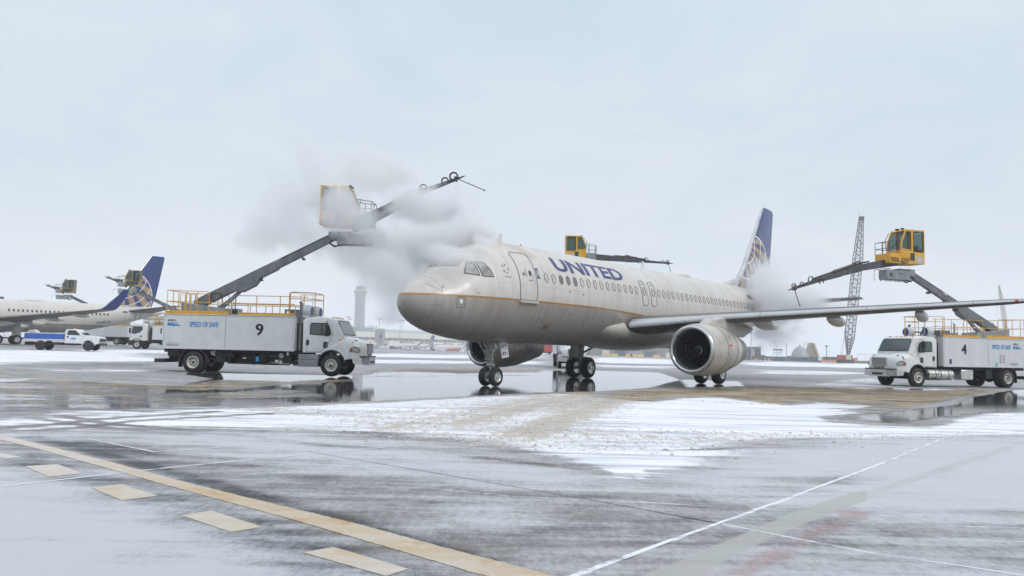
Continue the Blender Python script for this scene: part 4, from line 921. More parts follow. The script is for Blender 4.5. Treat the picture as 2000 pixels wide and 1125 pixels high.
# ------------------------------------------------------------------ deicing trucks
WHEEL_ME = {}
def truck_wheel(par, x, y, side, steer, r=.525, w=.29, style='white'):
    key = (steer, r, w, style)
    if key not in WHEEL_ME:
        mb = MB(); mb.lathe([(-w / 2, r * .56), (-w / 2, r * .84), (-w * .40, r * .95), (-w * .3, r * .985), (-w * .12, r), (w * .12, r), (w * .3, r * .985), (w * .40, r * .95), (w / 2, r * .84), (w / 2, r * .56)], (0, 0, 0), (0, 1, 0), 32)
        for k in range(32):
            q = 2 * math.pi * k / 32; mb.M = Matrix.Rotation(q, 4, 'Y'); mb.box(-.018, .018, -w * .4, w * .4, r * .955, r * 1.004); mb.M = None
        a = mb.build('wheel', 'rubber', None, smooth=45)
        mb = MB()
        if steer: pr = [(.50, .57), (.54, .54), (.50, .50), (.40, .47), (.34, .40), (.36, .25), (.52, .22), (.60, .17), (.62, .01)]
        else: pr = [(.50, .57), (.54, .54), (.50, .50), (.10, .48), (.0, .42), (.0, .24), (.16, .22), (.20, .16), (.22, .01)]
        mb.lathe([(w * t_, r * q_) for t_, q_ in pr], (0, 0, 0), (0, 1, 0), 28); rim = mb.build('rim', 'rim_white' if style == 'white' else 'dark_steel', None, smooth=35)
        mb = MB(); dd = w * (.36 if steer else .02)
        for k in range(10):
            q = 2 * math.pi * k / 10; mb.cyl((math.cos(q) * r * .33, dd, math.sin(q) * r * .33), (math.cos(q) * r * .33, dd + .05, math.sin(q) * r * .33), .022, n=6)
        hz = dd + .004
        for k in range(5 if not steer else 0):
            q = 2 * math.pi * (k + .5) / 5; mb.cyl((math.cos(q) * r * .42, dd - .01, math.sin(q) * r * .42), (math.cos(q) * r * .42, hz, math.sin(q) * r * .42), .035, n=8)
        mb.cyl((0, w * (.5 if steer else .1), 0), (0, w * (.66 if steer else .28), 0), r * .13, n=10)
        nuts = mb.build('wheel_nuts', 'dark_steel', None)
        for o in (a, rim, nuts): col.objects.unlink(o)
        WHEEL_ME[key] = (a, rim, nuts)
    a, rim, nuts = WHEEL_ME[key]
    c = a.copy(); col.objects.link(c); c.parent = par; c.location = (x, y, r); c.rotation_euler = (0, 0, 0 if side > 0 else math.pi)
    for s in (rim, nuts): k = s.copy(); col.objects.link(k); k.parent = c
    return c
def side_plate(mb, poly, y, side, t=.004, lean=None):
    """poly in (x,z) as a thin plate on the side plane; lean = (z0, slope) leans the plate inwards above z0"""
    def yy(z): return y - (max(0, z - lean[0]) * lean[1] if lean else 0)
    n = len(poly); a = [(x, side * yy(z), z) for x, z in poly]; b = [(x, side * (yy(z) + t), z) for x, z in poly]
    mb.add(a + b, [list(range(n)), list(range(2 * n - 1, n - 1, -1))] + [(i, (i + 1) % n, (i + 1) % n + n, i + n) for i in range(n)])
LEAN = (1.75, .10)
def rails(par, y0, y1):
    for s in (-1, 1):
        Y = s * 1.16; mb = MB(); r = .021
        # raised guard behind the turret, lower rail, raised front guard
        mb.tube([(-1.45, Y, 2.9), (-1.45, Y, 3.95), (.55, Y, 3.90), (.62, Y, 3.82), (.62, Y, 2.9)], r, 6)
        mb.tube([(-1.45, Y, 3.42), (.62, Y, 3.38), (4.80, Y, 3.36), (4.86, Y, 3.30), (4.86, Y, 2.9)], r, 6)
        for x in (-1.15, -.5, .05): mb.tube([(x, Y, 2.9), (x, Y, 3.93 if x < 0 else 3.9)], r * .9, 6)
        for x in (1.75, 2.55, 3.75): mb.tube([(x, Y, 2.9), (x, Y, 3.37)], r * .9, 6)
        if s < 0: mb.tube([(4.45, Y + .3, 2.9), (4.45, Y + .3, 3.90), (4.52, Y + .3, 3.97), (5.6, Y + .3, 3.95)], r, 6)
        mb.build('guard_rail', 'safety_yellow', par)
        mb = MB(); mb.box(-1.5, 1.62, Y + s * .05 - .02, Y + s * .05 + .02, 2.80, 2.97); mb.box(2.1, 4.86, Y + s * .05 - .02, Y + s * .05 + .02, 2.80, 2.94); mb.build('kick_board', 'safety_yellow', par, bevel=.006)
    mb = MB(); r = .021
    # far-side raised walkway guard
    mb.tube([(1.1, .55, 2.85), (1.1, .55, 3.84), (3.1, .55, 3.84), (4.9, .55, 3.82)], r, 6); mb.tube([(1.1, .55, 3.42), (4.9, .55, 3.40)], r, 6)
    for x in (2.3, 3.5, 4.7): mb.tube([(x, .55, 2.85), (x, .55, 3.84)], r, 6)
    for y in (-1.14, 1.14): mb.tube([(4.55, y * .9, 3.95), (4.55, y * .9, 2.9)], r, 6); mb.tube([(5.65, y * .6, 3.95), (5.65, y * .6, 2.9)], r, 6)
    mb.tube([(4.45, .84, 2.9), (4.45, .84, 3.95), (5.65, .7, 3.95), (5.65, -.7, 3.95), (4.5, -.84, 3.95)], r, 6); mb.tube([(5.65, .7, 3.66), (5.65, -.7, 3.66)], r, 6); mb.tube([(4.5, .84, 3.66), (5.65, .7, 3.66)], r, 6); mb.tube([(4.5, -.84, 3.66), (5.65, -.7, 3.66)], r, 6)
    mb.tube([(-1.45, -1.16, 3.95), (-1.45, 1.16, 3.95)], r, 6); mb.tube([(-1.45, -1.16, 3.42), (-1.45, 1.16, 3.42)], r, 6); mb.tube([(-1.45, 0, 2.85), (-1.45, 0, 3.95)], r, 6)
    for x in (-.95, -.7, -.42): mb.tube([(x, -.85, 2.85), (x, -.85, 3.74), (x + .05, -.78, 3.80), (x + .05, -.40, 3.80), (x, -.34, 2.85)], r, 6)
    mb.build('walkway_rail', 'safety_yellow', par)
mat('arm_dark', (.065, .07, .078), .45, .2, .3, 3, .5, (.20, .21, .21))
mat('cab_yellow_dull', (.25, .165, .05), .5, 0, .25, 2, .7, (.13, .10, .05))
def basket(par, O, yawm, arm, hazard, number=None, panel_on=True, dull=False, big=False):
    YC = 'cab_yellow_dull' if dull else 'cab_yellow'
    base = Matrix.Translation(O) @ Matrix.Rotation(yawm, 4, 'Z')
    def mk(): b = MB(); b.M = base; return b
    mb = mk(); mb.box(.12, 1.78, -.32, .32, -.42, .12); mb.box(-.35, .35, -.22, .22, -.08, .22); mb.box(.0, .8, -.28, .28, .14, .22); mb.cyl((-.05, -.32, 0), (-.05, .32, 0), .2, n=14)
    plat = mb.build('elbow_box', 'box_grey', par, bevel=.02)
    mb = mk(); 
    for x in (.5, .95, 1.35):
        mb.box(x - .006, x + .006, -.324, .324, -.38, .08)
    mb.box(.7, .9, -.326, .326, -.12, -.06); mb.build('box_seam', 'dark_steel', plat)
    for k in range(7): mb = mk(); mb.tube([(.2 + k * .24, -.2 + .05 * (k % 3), -.42), (.32 + k * .24, -.2 + .05 * (k % 3), -.50), (.42 + k * .22, -.2, -.42)], .02, 5); mb.build('cable_loop', 'hose_black', plat)
    for ya, yb, ext in ((-.1, -.12, 0), (.1, .12, .05)):
        mb = mk(); mb.tube([(-.1 - ext, ya, -.1), (-.3 - ext, yb, -.36 + ext), (-.05 - ext, yb, -.52 + ext), (.3, ya, -.40)], .045, 7); mb.build('hose_loop', 'hose_black', plat)
    if number:
        for s in (-1, 1):
            mb = mk(); xx = 1.45 if s < 0 else 1.62
            text_flat(mb, number, (xx if s < 0 else xx, s * .328, -.27), (1 if s < 0 else -1, 0, 0), (0, 0, 1), .24, None, .01, fat=.05); mb.build('box_number', 'text_black', plat, smooth=0)
    # cab: lower shell, posts, roof
    x0, x1, z0, z1, hw = -.72, .98, .45, 2.42, .56
    mb = mk()
    mb.slices([(-hw, [(x0, z0 + .05), (x1 - .5, z0), (x1, z0 + .12), (x1 + .02, 1.22), (x0, 1.18)]), (hw, [(x0, z0 + .05), (x1 - .5, z0), (x1, z0 + .12), (x1 + .02, 1.22), (x0, 1.18)])])
    cab = mb.build('operator_cab', YC, plat, bevel=.03)
    mb = mk()
    for s in (-1, 1):
        Y = s * (hw - .05)
        mb.box(x0, x0 + .12, Y - .05, Y + .05, 1.18, z1 - .05); mb.box(.08, .26, Y - .05, Y + .05, 1.2, z1 - .02)
        mb.beam((x1 - .03, Y, 1.2), (x1 - .06, Y, 1.72), .09, .07); mb.beam((x1 - .06, Y, 1.70), (x1 - .36, Y, z1 - .06), .09, .07)
        mb.beam((x0, Y, z1 - .05), (x1 - .34, Y, z1 - .05), .09, .12)
        mb.beam((.2, Y, 1.24), (x1 - .02, Y, 1.3), .07, .07)
    mb.slices([(-hw, [(x0 - .02, z1 - .06), (x1 - .32, z1 - .08), (x1 - .42, z1), (x0, z1 + .02)]), (0, [(x0 - .02, z1 - .06), (x1 - .30, z1 - .08), (x1 - .42, z1 + .05), (x0, z1 + .06)]), (hw, [(x0 - .02, z1 - .06), (x1 - .32, z1 - .08), (x1 - .42, z1), (x0, z1 + .02)])])
    mb.box(x0, x0 + .05, -hw + .05, hw - .05, 1.18, 1.4); mb.build('cab_frame', YC, cab, bevel=.015)
    for s in (-1, 1):
        mb = mk(); side_plate(mb, rpoly(x0 + .12, .08, 1.22, z1 - .12, .07), hw - .02, s); mb.build('side_window', 'cab_glass', cab)
        mb = mk(); side_plate(mb, [(.26, 1.28), (x1 - .03, 1.34), (x1 - .09, 1.72), (x1 - .38, z1 - .12), (.26, z1 - .12)], hw - .03, s); mb.build('quarter_window', 'cab_glass', cab)
        mb = mk(); P = [(x, s * (hw + .006), z) for x, z in rpoly(x0 + .09, .10, 1.19, z1 - .10, .08)]; mb.tube(P + P[:1], .022, 5); mb.build('window_seal', 'black_plastic', cab)
        mb = mk(); side_plate(mb, rpoly(.04, .34, .66, 1.10, .04) if not dull else rpoly(-.55, .80, .62, 1.08, .05), hw + .002, s, .008); mb.build('lower_window', 'dark_glass', cab)
        mb = mk(); side_plate(mb, [(-.62, .56), (-.60, .85), (-.42, 1.02), (-.30, .9), (-.05, .98), (-.02, .62), (-.3, .52)], hw + .002, s, .003); mat('worn_paint', (.50, .47, .40), .7, 0, .3, 9); mb.build('worn_patch', 'worn_paint', cab)
    mb = mk(); mb.add([(x1 - .04, -.5, 1.32), (x1 - .04, .5, 1.32), (x1 - .07, .5, 1.72), (x1 - .36, .48, z1 - .12), (x1 - .36, -.48, z1 - .12), (x1 - .07, -.5, 1.72)], [(0, 1, 2, 5), (5, 2, 3, 4)]); mb.build('front_window', 'cab_glass', cab)
    mb = mk(); mb.add([(x0 + .01, -.46, 1.42), (x0 + .01, .46, 1.42), (x0 + .01, .46, z1 - .14), (x0 + .01, -.46, z1 - .14)], [(0, 1, 2, 3)]); mb.build('rear_window', 'cab_glass', cab)
    mb = mk(); mb.box(-.55, -.10, -.24, .24, .62, .92); mb.beam((-.50, 0, .9), (-.60, 0, 1.6), .44, .1); mb.build('operator_seat', 'seat_grey', cab, bevel=.03)
    mb = mk(); mb.tube([(x1 - .02, -.58, 1.3), (x1 + .03, -.6, 1.9), (x1 - .25, -.6, 2.3)], .02, 5); mb.tube([(x1 - .06, -.3, 1.4), (x1 - .02, .2, 1.7)], .012, 4); mb.box(x1 - .42, x1 - .3, -.2, .0, z1 + .03, z1 + .10); mb.box(x1 - .42, x1 - .3, .2, .36, z1 + .03, z1 + .10); mb.build('wiper_and_lamps', 'black_plastic', cab)
    # nose platform with chevrons and railing
    mb = mk(); mb.box(.98, 1.80, -.56, .56, .46, 1.02); nosep = mb.build('nose_platform', YC if hazard else 'box_grey', plat, bevel=.02)
    if hazard:
        mb = mk()
        for s in (-1, 1):
            for k in range(4):
                for sg in (-1, 1):
                    xm = 1.08; off = .01 + k * .155
                    xa = xm + sg * off
                    if True:
                        mb.add([(xa, s * .567, .52), (xa + sg * .085, s * .567, .52), (xa + sg * .235, s * .567, .80), (xa + sg * .15, s * .567, .80)], [(0, 1, 2, 3)])
        mb.build('chevron_marking', 'text_black', nosep, smooth=0)
    mb = mk()
    for s in (-1, 1):
        Y = s * .52; mb.tube([(1.0, Y, 1.78), (1.82, Y, 1.66), (1.82, Y, 1.0)], .02, 5); mb.tube([(1.05, Y, 1.30), (1.82, Y, 1.30)], .018, 5); mb.tube([(1.25, Y, 1.0), (1.25, Y, 1.74)], .018, 5)
    mb.tube([(1.82, -.52, 1.66), (1.82, .52, 1.66)], .02, 5); mb.tube([(1.82, -.52, 1.30), (1.82, .52, 1.30)], .018, 5); mb.tube([(1.82, 0, 1.66), (1.82, 0, 1.0)], .018, 5)
    mb.build('basket_rail', 'dark_steel', plat)
    mb = mk(); mb.tube([(1.3, .1, .2), (1.9, .08, .16), (2.4, .0, .05)], .018, 5); mb.tube([(2.4, 0, .05), (2.4, 0, -.55)], .012, 5); mb.build('sensor_rod', 'dark_steel', plat)
    # spray arm in the local x-z plane
    mb = mk(); P = [Vector((x, 0, z)) for x, z, w in arm]; W_ = [w for x, z, w in arm]
    for i in range(len(P) - 1): mb.beam(P[i], P[i + 1], W_[i], W_[i] * 1.15, W_[i + 1] * .92, W_[i + 1] * 1.0)
    armo = mb.build('spray_arm', 'boom_grey' if big else 'arm_dark', plat, bevel=.015)
    mb = mk(); up = (P[1] - P[0]).normalized(); nrm = Vector((-up.z, 0, up.x)); off = .26
    a, b_ = P[1] + up * -.35, P[-2]
    m0 = P[1] + nrm * off; m1 = P[-2] + nrm * .16; up = (m1 - m0).normalized()
    mb.tube([P[1].lerp(P[0], .3) + nrm * off, m0], .045, 8); mb.tube([m0, m0.lerp(m1, .55)], .085, 8); mb.tube([m0.lerp(m1, .5), m1], .055, 8); mb.tube([m0 - up * .15, m0 + up * .25], .13, 8); mb.tube([m1, m1 - nrm * .22], .05, 8); mb.tube([m0.lerp(m1, .55), m0.lerp(m1, .55) - nrm * .2], .05, 6)
    mb.build('arm_cylinder', 'dark_steel', armo)
    mb = mk(); q = P[-1]; dv = (P[-1] - P[-2]).normalized(); nv = Vector((-dv.z, 0, dv.x))
    def hoop(c, rad, oy, th_):
        h = mk(); h.tube([c + Vector((0, oy, 0)) + dv * math.cos(R(a_)) * rad + nv * math.sin(R(a_)) * rad for a_ in range(-50, 231, 20)], th_, 6); h.build('nozzle_hose', 'hose_black', armo)
    hr = .19 if big else .13
    hoop(q - dv * .12 + nv * hr * .75, hr, -.12, [.045] * 15 if big else .028); hoop(q - dv * (.12 + hr * 2.6) + nv * hr * .75, hr * .85, .12, [.04] * 15 if big else .025)
    hoop(P[-2] + nv * .12, .18, -.12, .03); hoop(P[-2] - dv * .45 - nv * .10, .14, .1, .03)
    mb = mk(); mb.tube([q - dv * .5, q + dv * .06], .085, 8); mb.tube([q + dv * .02, q + dv * .40], [.06, .02], 8); mb.tube([q - dv * .45 + Vector((0, -.1, 0)), q + dv * .05 + Vector((0, -.12, 0)) - nv * .08], .04, 6); mb.tube([q - dv * .06 - nv * .14, q - dv * .06 + nv * .14], .06, 8)
    mb.build('spray_nozzle', 'dark_steel', armo)
    return base, armo
def deicer(label, loc, rz, num, elbow=(6.3, 6.8), arm=None, byaw=0., uyaw=0., cabover=False, det=True, hazard=False, group='aircraft deicing trucks on the apron', probe=None, texts=True):
    t = thing('deicing_truck', label, 'deicing truck', loc, rz, group)
    # chassis
    mb = MB()
    for s in (-1, 1): mb.box(-1.5, 8.05, s * .42 - .05, s * .42 + .05, .72, .98)
    mb.box(-1.55, 4.9, -1.0, 1.0, .98, 1.16); mb.tube([(0, -.9, .525), (0, .9, .525)], .11, 8); mb.ball((0, 0, .52), .26, 8); mb.tube([(6.7, -.95, .50), (6.7, .95, .50)], .08, 8)
    mb.box(1.0, 1.55, -1.02, -.55, .55, 1.1); mb.box(1.0, 1.5, .55, 1.05, .5, 1.1); mb.box(2.2, 2.9, -.85, .85, .48, .95); mb.box(3.1, 3.5, -1.0, -.5, .62, 1.12); mb.box(4.2, 4.7, -1.02, -.5, .55, 1.1)
    mb.cyl((1.3, -.98, .86), (1.9, -.98, .86), .13, n=10); mb.cyl((3.6, -1.0, .88), (4.15, -1.0, .88), .14, n=10); mb.box(-1.35, -.75, -1.05, -.7, .8, 1.1)
    mb.tube([(1.6, -1.0, .52), (4.6, -1.0, .50), (4.8, -1.0, .62), (5.1, -1.0, .66)], .035, 7); mb.tube([(1.9, -.9, .68), (4.4, -.9, .66)], .03, 6); mb.box(1.7, 1.76, -1.1, -1.02, .5, 1.2); mb.box(2.9, 2.95, -1.1, -1.04, .45, 1.2)
    mb.box(-2.0, -1.5, -1.05, 1.05, .48, .66); mb.box(-1.55, -1.45, -.5, .5, .5, 1.0)
    mb.box(4.9, 5.3, -.9, .9, .75, 2.5)
    ch = mb.build('chassis', 'underbody', t, bevel=.02)
    if det:
        mb = MB(); mb.box(2.35, 2.5, -1.04, -.98, .74, .80); mb.box(4.2, 4.28, -1.06, -1.0, .55, .68); mb.box(.95, 1.0, -1.1, -1.04, .85, 1.1); mb.box(4.55, 4.62, -1.2, -1.1, .95, 1.2); mb.box(3.95, 4.1, -1.08, -1.0, .60, .72); mb.build('valve_box', 'rim_white', ch)
        mb = MB(); mb.box(3.0, 3.14, -1.07, -1.02, .62, .86); mb.build('blue_valve', 'text_blue', ch)
        for xx, rr_, z_ in ((.9, .1, .98), (4.25, .12, .92)): mb = MB(); mb.cyl((xx, -1.12, z_), (xx, -1.0, z_), rr_, n=12); mb.build('air_tank', 'gear_metal', ch)
    # insulated tank box
    mb = MB(); mb.box(-1.55, 4.9, -1.25, 1.25, 1.17, 2.76); body = mb.build('tank_box', 'truck_white', t, bevel=.025)
    mb = MB(); mb.box(-1.57, 4.92, -1.27, 1.27, 2.765, 2.81)
    for s in (-1, 1): mb.box(-1.57, 4.92, s * 1.262 - .012, s * 1.262 + .012, 1.14, 1.2)
    mb.build('roof_trim', 'panel_grey', body, bevel=.01)
    mb = MB()
    for s in (-1, 1):
        for x in (1.53,): mb.box(x - .008, x + .008, s * 1.25 - .004, s * 1.25 + .004, 1.22, 2.74)
        mb.box(-1.5, -1.49, s * 1.25 - .004, s * 1.25 + .004, 1.22, 2.74); mb.box(4.84, 4.85, s * 1.25 - .004, s * 1.25 + .004, 1.22, 2.74)
    mb.build('panel_joint', 'seal_grey', body)
    if det:
        mb = MB()
        for s in (-1, 1):
            for x in (1.45, 3.0, 4.75): mb.box(x, x + .16, s * 1.255 - .01, s * 1.255 + .01, 1.135, 1.165)
        mb.build('side_marker', 'orange_red', body)
        mb = MB(); mb.box(.3, .62, 1.252, 1.262, 1.42, 1.86); mb.build('hatch', 'panel_grey', body); mb = MB(); mb.tube([(.3, 1.264, 1.42), (.62, 1.264, 1.42), (.62, 1.264, 1.86), (.3, 1.264, 1.86), (.3, 1.264, 1.42)], .01, 4); mb.box(.34, .38, 1.262, 1.275, 1.58, 1.68); mb.build('hatch_seal', 'seal_grey', body)
        mb = MB(); mb.box(.8, 1.02, 1.252, 1.256, 1.22, 1.42); mat('sticker_teal', (.18, .45, .50), .5); mb.build('teal_sticker', 'sticker_teal', body)
        mb = MB(); mb.box(4.3, 4.46, 1.252, 1.256, 1.30, 1.58); mb.build('navy_sticker', 'title_blue', body)
        for s in (-1, 1):
            mb = MB(); x = -1.35 if s < 0 else -.75; mb.box(x, x + .62, s * 1.254 - .002, s * 1.254 + .002, 1.30, 1.34); mb.box(x, x + .60, s * 1.254 - .002, s * 1.254 + .002, 1.40, 1.42); mb.build('small_lettering', 'seal_grey', body)
    for s in ((-1, 1) if texts else ()):
        d = (1, 0, 0) if s < 0 else (-1, 0, 0); y = s * 1.2535
        mb = MB(); text_flat(mb, num, (3.02 if s < 0 else (3.55 if len(num) < 2 else 3.9), y, 1.86), d, (0, 0, 1), .56 if not cabover else .66, None, .012, fat=.04); mb.build('fleet_number', 'text_black', body, smooth=0)
        if not cabover:
            mb = MB(); text_flat(mb, 'SPEED OF SAFE', (-.24 if s < 0 else 1.20, y, 2.20), d, (0, 0, 1), .25, 1.42, .012, fat=.03); mb.build('slogan', 'text_blue', body, smooth=0)
            x = -1.33 if s < 0 else -.42
            mb = MB(); text_flat(mb, 'AÉRO', (x, y, 2.45), d, (0, 0, 1), .13, .40, .01, fat=.03); mb.build('operator_name', 'text_black', body, smooth=0)
            mb = MB(); text_flat(mb, 'MAG', (x, y, 2.24), d, (0, 0, 1), .17, .50, .02, .1, fat=.06)
            sx = d[0]; mb.add([(x - sx * .02, y, 2.235), (x + sx * .68, y, 2.235), (x + sx * .56, y, 2.30), (x, y, 2.285)], [(0, 1, 2, 3)]); mb.add([(x + sx * .26, y, 2.235), (x + sx * .36, y, 2.235), (x + sx * .33, y, 2.18)], [(0, 1, 2)]); mb.build('operator_logo', 'text_blue', body, smooth=0)
    rails(body, 0, 0)
    # turret, vents, roof gear
    mb = MB(); mb.slices([(-.55, [(-1.05, 2.82), (1.55, 2.82), (1.5, 3.12), (-.1, 3.28), (-1.05, 3.42)]), (.55, [(-1.05, 2.82), (1.55, 2.82), (1.5, 3.12), (-.1, 3.28), (-1.05, 3.42)])]); mb.cyl((-.3, 0, 2.8), (-.3, 0, 3.0), .62, n=20); tur = mb.build('turret', 'panel_grey' if False else 'box_grey', t, bevel=.02)
    mb = MB(); mb.box(1.72, 2.05, -1.1, -.55, 2.82, 3.12); mb.tube([(1.62, -.9, 2.82), (1.62, -.9, 3.62)], .03, 6); mb.tube([(1.78, -.8, 3.1), (1.78, -.8, 3.66), (1.86, -.8, 3.70)], .035, 6); mb.box(1.56, 1.68, -.95, -.85, 3.6, 3.64); mb.build('roof_heater', 'box_grey', body, bevel=.01)
    mb = MB(); mb.box(1.75, 2.02, -1.104, -1.1, 2.86, 3.08); mb.build('heater_grille', 'black_plastic', body)
    mb = MB(); mb.box(4.25, 4.85, -.9, -.8, 3.05, 3.14); mb.box(4.25, 4.33, -.9, -.8, 2.82, 3.1); mb.box(4.05, 4.8, .25, .95, 2.82, 3.18); mb.build('roof_frame', 'boom_grey', body, bevel=.01)
    # boom
    bx, bz = -.55, 3.28
    Mb = Matrix.Translation((bx, 0, 0)) @ Matrix.Rotation(byaw, 4, 'Z') @ Matrix.Translation((-bx, 0, 0))
    def mk(): b = MB(); b.M = Mb; return b
    E = Vector((elbow[0], 0, elbow[1])); S0 = Vector((bx, 0, bz)); dd = (E - S0); L_ = dd.length; dd.normalize(); nn = Vector((-dd.z, 0, dd.x))
    mb = mk(); mb.beam(S0, S0 + dd * L_ * .58, .34, .46, .34, .42); boom = mb.build('boom', 'boom_grey', t, bevel=.03)
    mb = mk(); mb.beam(S0 + dd * L_ * .5, E + dd * .05, .26, .34, .24, .28); mb.beam(S0 + dd * L_ * .62 + nn * .21, S0 + dd * L_ * .97 + nn * .17, .14, .08); b2 = mb.build('boom_extension', 'boom_grey', boom, bevel=.02)
    mb = mk(); k0 = S0 + dd * L_ * .20; mb.beam(Vector((bx + 1.25, .0, 3.12)), S0 + dd * L_ * .33 - nn * .26, .16, .16); mb.tube([Vector((bx + 1.0, 0, 3.1)), S0 + dd * L_ * .36 - nn * .30], .06, 8)
    mb.slices([(-.2, [(S0 + dd * L_ * a_ + nn * b_).x and ((S0 + dd * L_ * a_ + nn * b_).x, (S0 + dd * L_ * a_ + nn * b_).z) for a_, b_ in ((.26, -.2), (.31, -.44), (.40, -.44), (.46, -.2))]), (.2, [((S0 + dd * L_ * a_ + nn * b_).x, (S0 + dd * L_ * a_ + nn * b_).z) for a_, b_ in ((.26, -.2), (.31, -.44), (.40, -.44), (.46, -.2))])])
    mb.build('lift_cylinder', 'boom_grey', boom, bevel=.01)
    mb = mk()
    for s in (-1, 1):
        mb.tube([S0 + dd * .3 + nn * .25 + Vector((0, s * .1, 0)), S0 + dd * L_ * .97 + nn * .22 + Vector((0, s * .08, 0))], .018, 5)
    mb.tube([S0 + dd * .8 - nn * .1 + Vector((0, -.25, 0)), S0 + dd * 1.1 + nn * .15 + Vector((0, -.28, 0)), S0 + dd * 1.5 - nn * .1 + Vector((0, -.26, 0)), S0 + dd * 1.35 - nn * .5 + Vector((0, -.22, 0))], .03, 6)
    for u in (.45, .75): q = S0 + dd * L_ * u - nn * .22; mb.beam(q, q - nn * .12, .3, .08)
    mb.build('boom_hose', 'dark_steel', boom)
    Ew = Mb @ E
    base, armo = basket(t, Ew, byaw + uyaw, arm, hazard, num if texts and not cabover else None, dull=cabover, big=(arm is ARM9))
    if probe:
        q = base @ Vector((arm[-1][0], 0, arm[-1][1])); mb = MB(); mb.tube([q, q + Vector(probe)], .022, 6); mb.ball(q + Vector(probe), .045, 5); mb.build('proximity_probe', 'dark_steel', armo)
    # running gear
    for s in (-1, 1):
        truck_wheel(t, 6.7, s * 1.08, s, True)
        truck_wheel(t, 0, s * 1.10, s, False); truck_wheel(t, 0, s * .78, s, False)
        mb = MB(); arc = [(.68 * math.cos(R(q)), .60 + .60 * math.sin(R(q))) for q in range(-8, 189, 12)]; arc2 = [(x * .95, .60 + (z - .60) * .95) for x, z in arc]
        mb.loft([[(x, s * y, z) for x, z in arc + arc2[::-1]] for y in (.86, 1.26)]); mb.box(-.70, -.66, s * 1.06 - .18, s * 1.06 + .18, .28, .68); mb.build('mudguard', 'dark_steel', t, smooth=50)
    if not cabover:
        # conventional cab
        prof = [(5.28, 1.10), (5.28, 2.66), (5.36, 2.76), (6.05, 2.84), (6.62, 2.80), (6.86, 2.70), (7.02, 2.40), (7.24, 1.96), (7.28, 1.55), (6.35, 1.10)]
        def sl(y, k): return (y, [(x - (.02 if z > 2.6 else 0), z if z < 2.0 else 2.0 + (z - 2.0) * k) for x, z in prof])
        mb = MB(); mb.slices([sl(-1.15, .80), sl(-1.13, .93), sl(-1.02, .985), sl(-.5, 1.0), sl(.5, 1.0), sl(1.02, .985), sl(1.13, .93), sl(1.15, .80)])
        cab = mb.build('cab', 'cab_white', t, smooth=45, bevel=.02)
        # hood with fenders and wheel arches
        arch = [(6.70 + .66 * math.cos(R(q)), .60 + .66 * math.sin(R(q))) for q in range(15, 166, 10)]
        def hood(y, topf, fx):
            top = [(8.22 - fx, 1.02), (8.23 - fx, 1.44), (8.16 - fx, 1.60), (7.98 - fx, 1.69), (7.66, 1.79), (7.3, 1.91), (7.15, 1.91)]
            top = [(x, 1.02 + (z - 1.02) * topf) for x, z in top]; return (y, [(7.36, .80), (8.20 - fx, .86)] + top + [(6.30, 1.22 if topf > .8 else 1.16), (6.05, .80)] + [(x, z) for x, z in reversed(arch)])
        mb = MB(); mb.slices([hood(-1.21, .62, .64), hood(-1.19, .78, .54), hood(-1.08, .88, .30), hood(-.9, .95, .13), hood(-.55, 1.0, 0), hood(.55, 1.0, 0), hood(.9, .95, .13), hood(1.08, .88, .30), hood(1.19, .78, .54), hood(1.21, .62, .64)])
        hd = mb.build('hood', 'cab_white', t, smooth=50)
        mb = MB()
        for s in (-1, 1):
            a2 = [(6.70 + .67 * math.cos(R(q)), .60 + .67 * math.sin(R(q))) for q in range(0, 181, 10)]; a3 = [(6.70 + .60 * math.cos(R(q)), .60 + .60 * math.sin(R(q))) for q in range(180, -1, -10)]
            mb.loft([[(x, s * y, z) for x, z in a2 + a3] for y in (.75, 1.205)]); mb.build('wheel_well', 'black_plastic', hd, smooth=50); mb = MB()
        mb = MB(); n = 8
        mb.box(8.18, 8.26, -.50, .50, 1.13, 1.58); gr = mb.build('grille', 'black_plastic', hd, bevel=.02)
        mb = MB()
        for k in range(n): z = 1.17 + k * .048; mb.box(8.255, 8.282, -.47, .47, z, z + .026)
        mb.tube([(8.262, -.5, 1.13), (8.262, .5, 1.13), (8.262, .5, 1.58), (8.262, -.5, 1.58), (8.262, -.5, 1.13)], .018, 5); mb.build('grille_bars', 'chrome', gr)
        mb = MB(); 
        for y in (-.38, -.12, .14): mb.box(8.2, 8.25, y, y + .2, 1.03, 1.08)
        mb.build('air_slot', 'black_plastic', hd)
        mb = MB(); mb.box(8.1, 8.37, -.62, .62, .56, .93)
        for s in (-1, 1): mb.add([(8.37, s * .62, .58), (8.37, s * .62, .92), (8.15, s * 1.18, .92), (8.15, s * 1.18, .60), (8.1, s * .62, .58), (8.1, s * .62, .92), (7.68, s * 1.22, .90), (7.75, s * 1.22, .64)], [(0, 1, 2, 3), (3, 2, 6, 7), (4, 5, 6, 7), (1, 2, 6, 5), (0, 3, 7, 4)])
        bp = mb.build('front_bumper', 'chrome', t, smooth=30); mb = MB(); mb.box(8.368, 8.378, -.38, .38, .64, .76); mb.box(8.0, 8.3, -1.0, 1.0, .93, .99); mb.build('bumper_slot', 'black_plastic', bp)
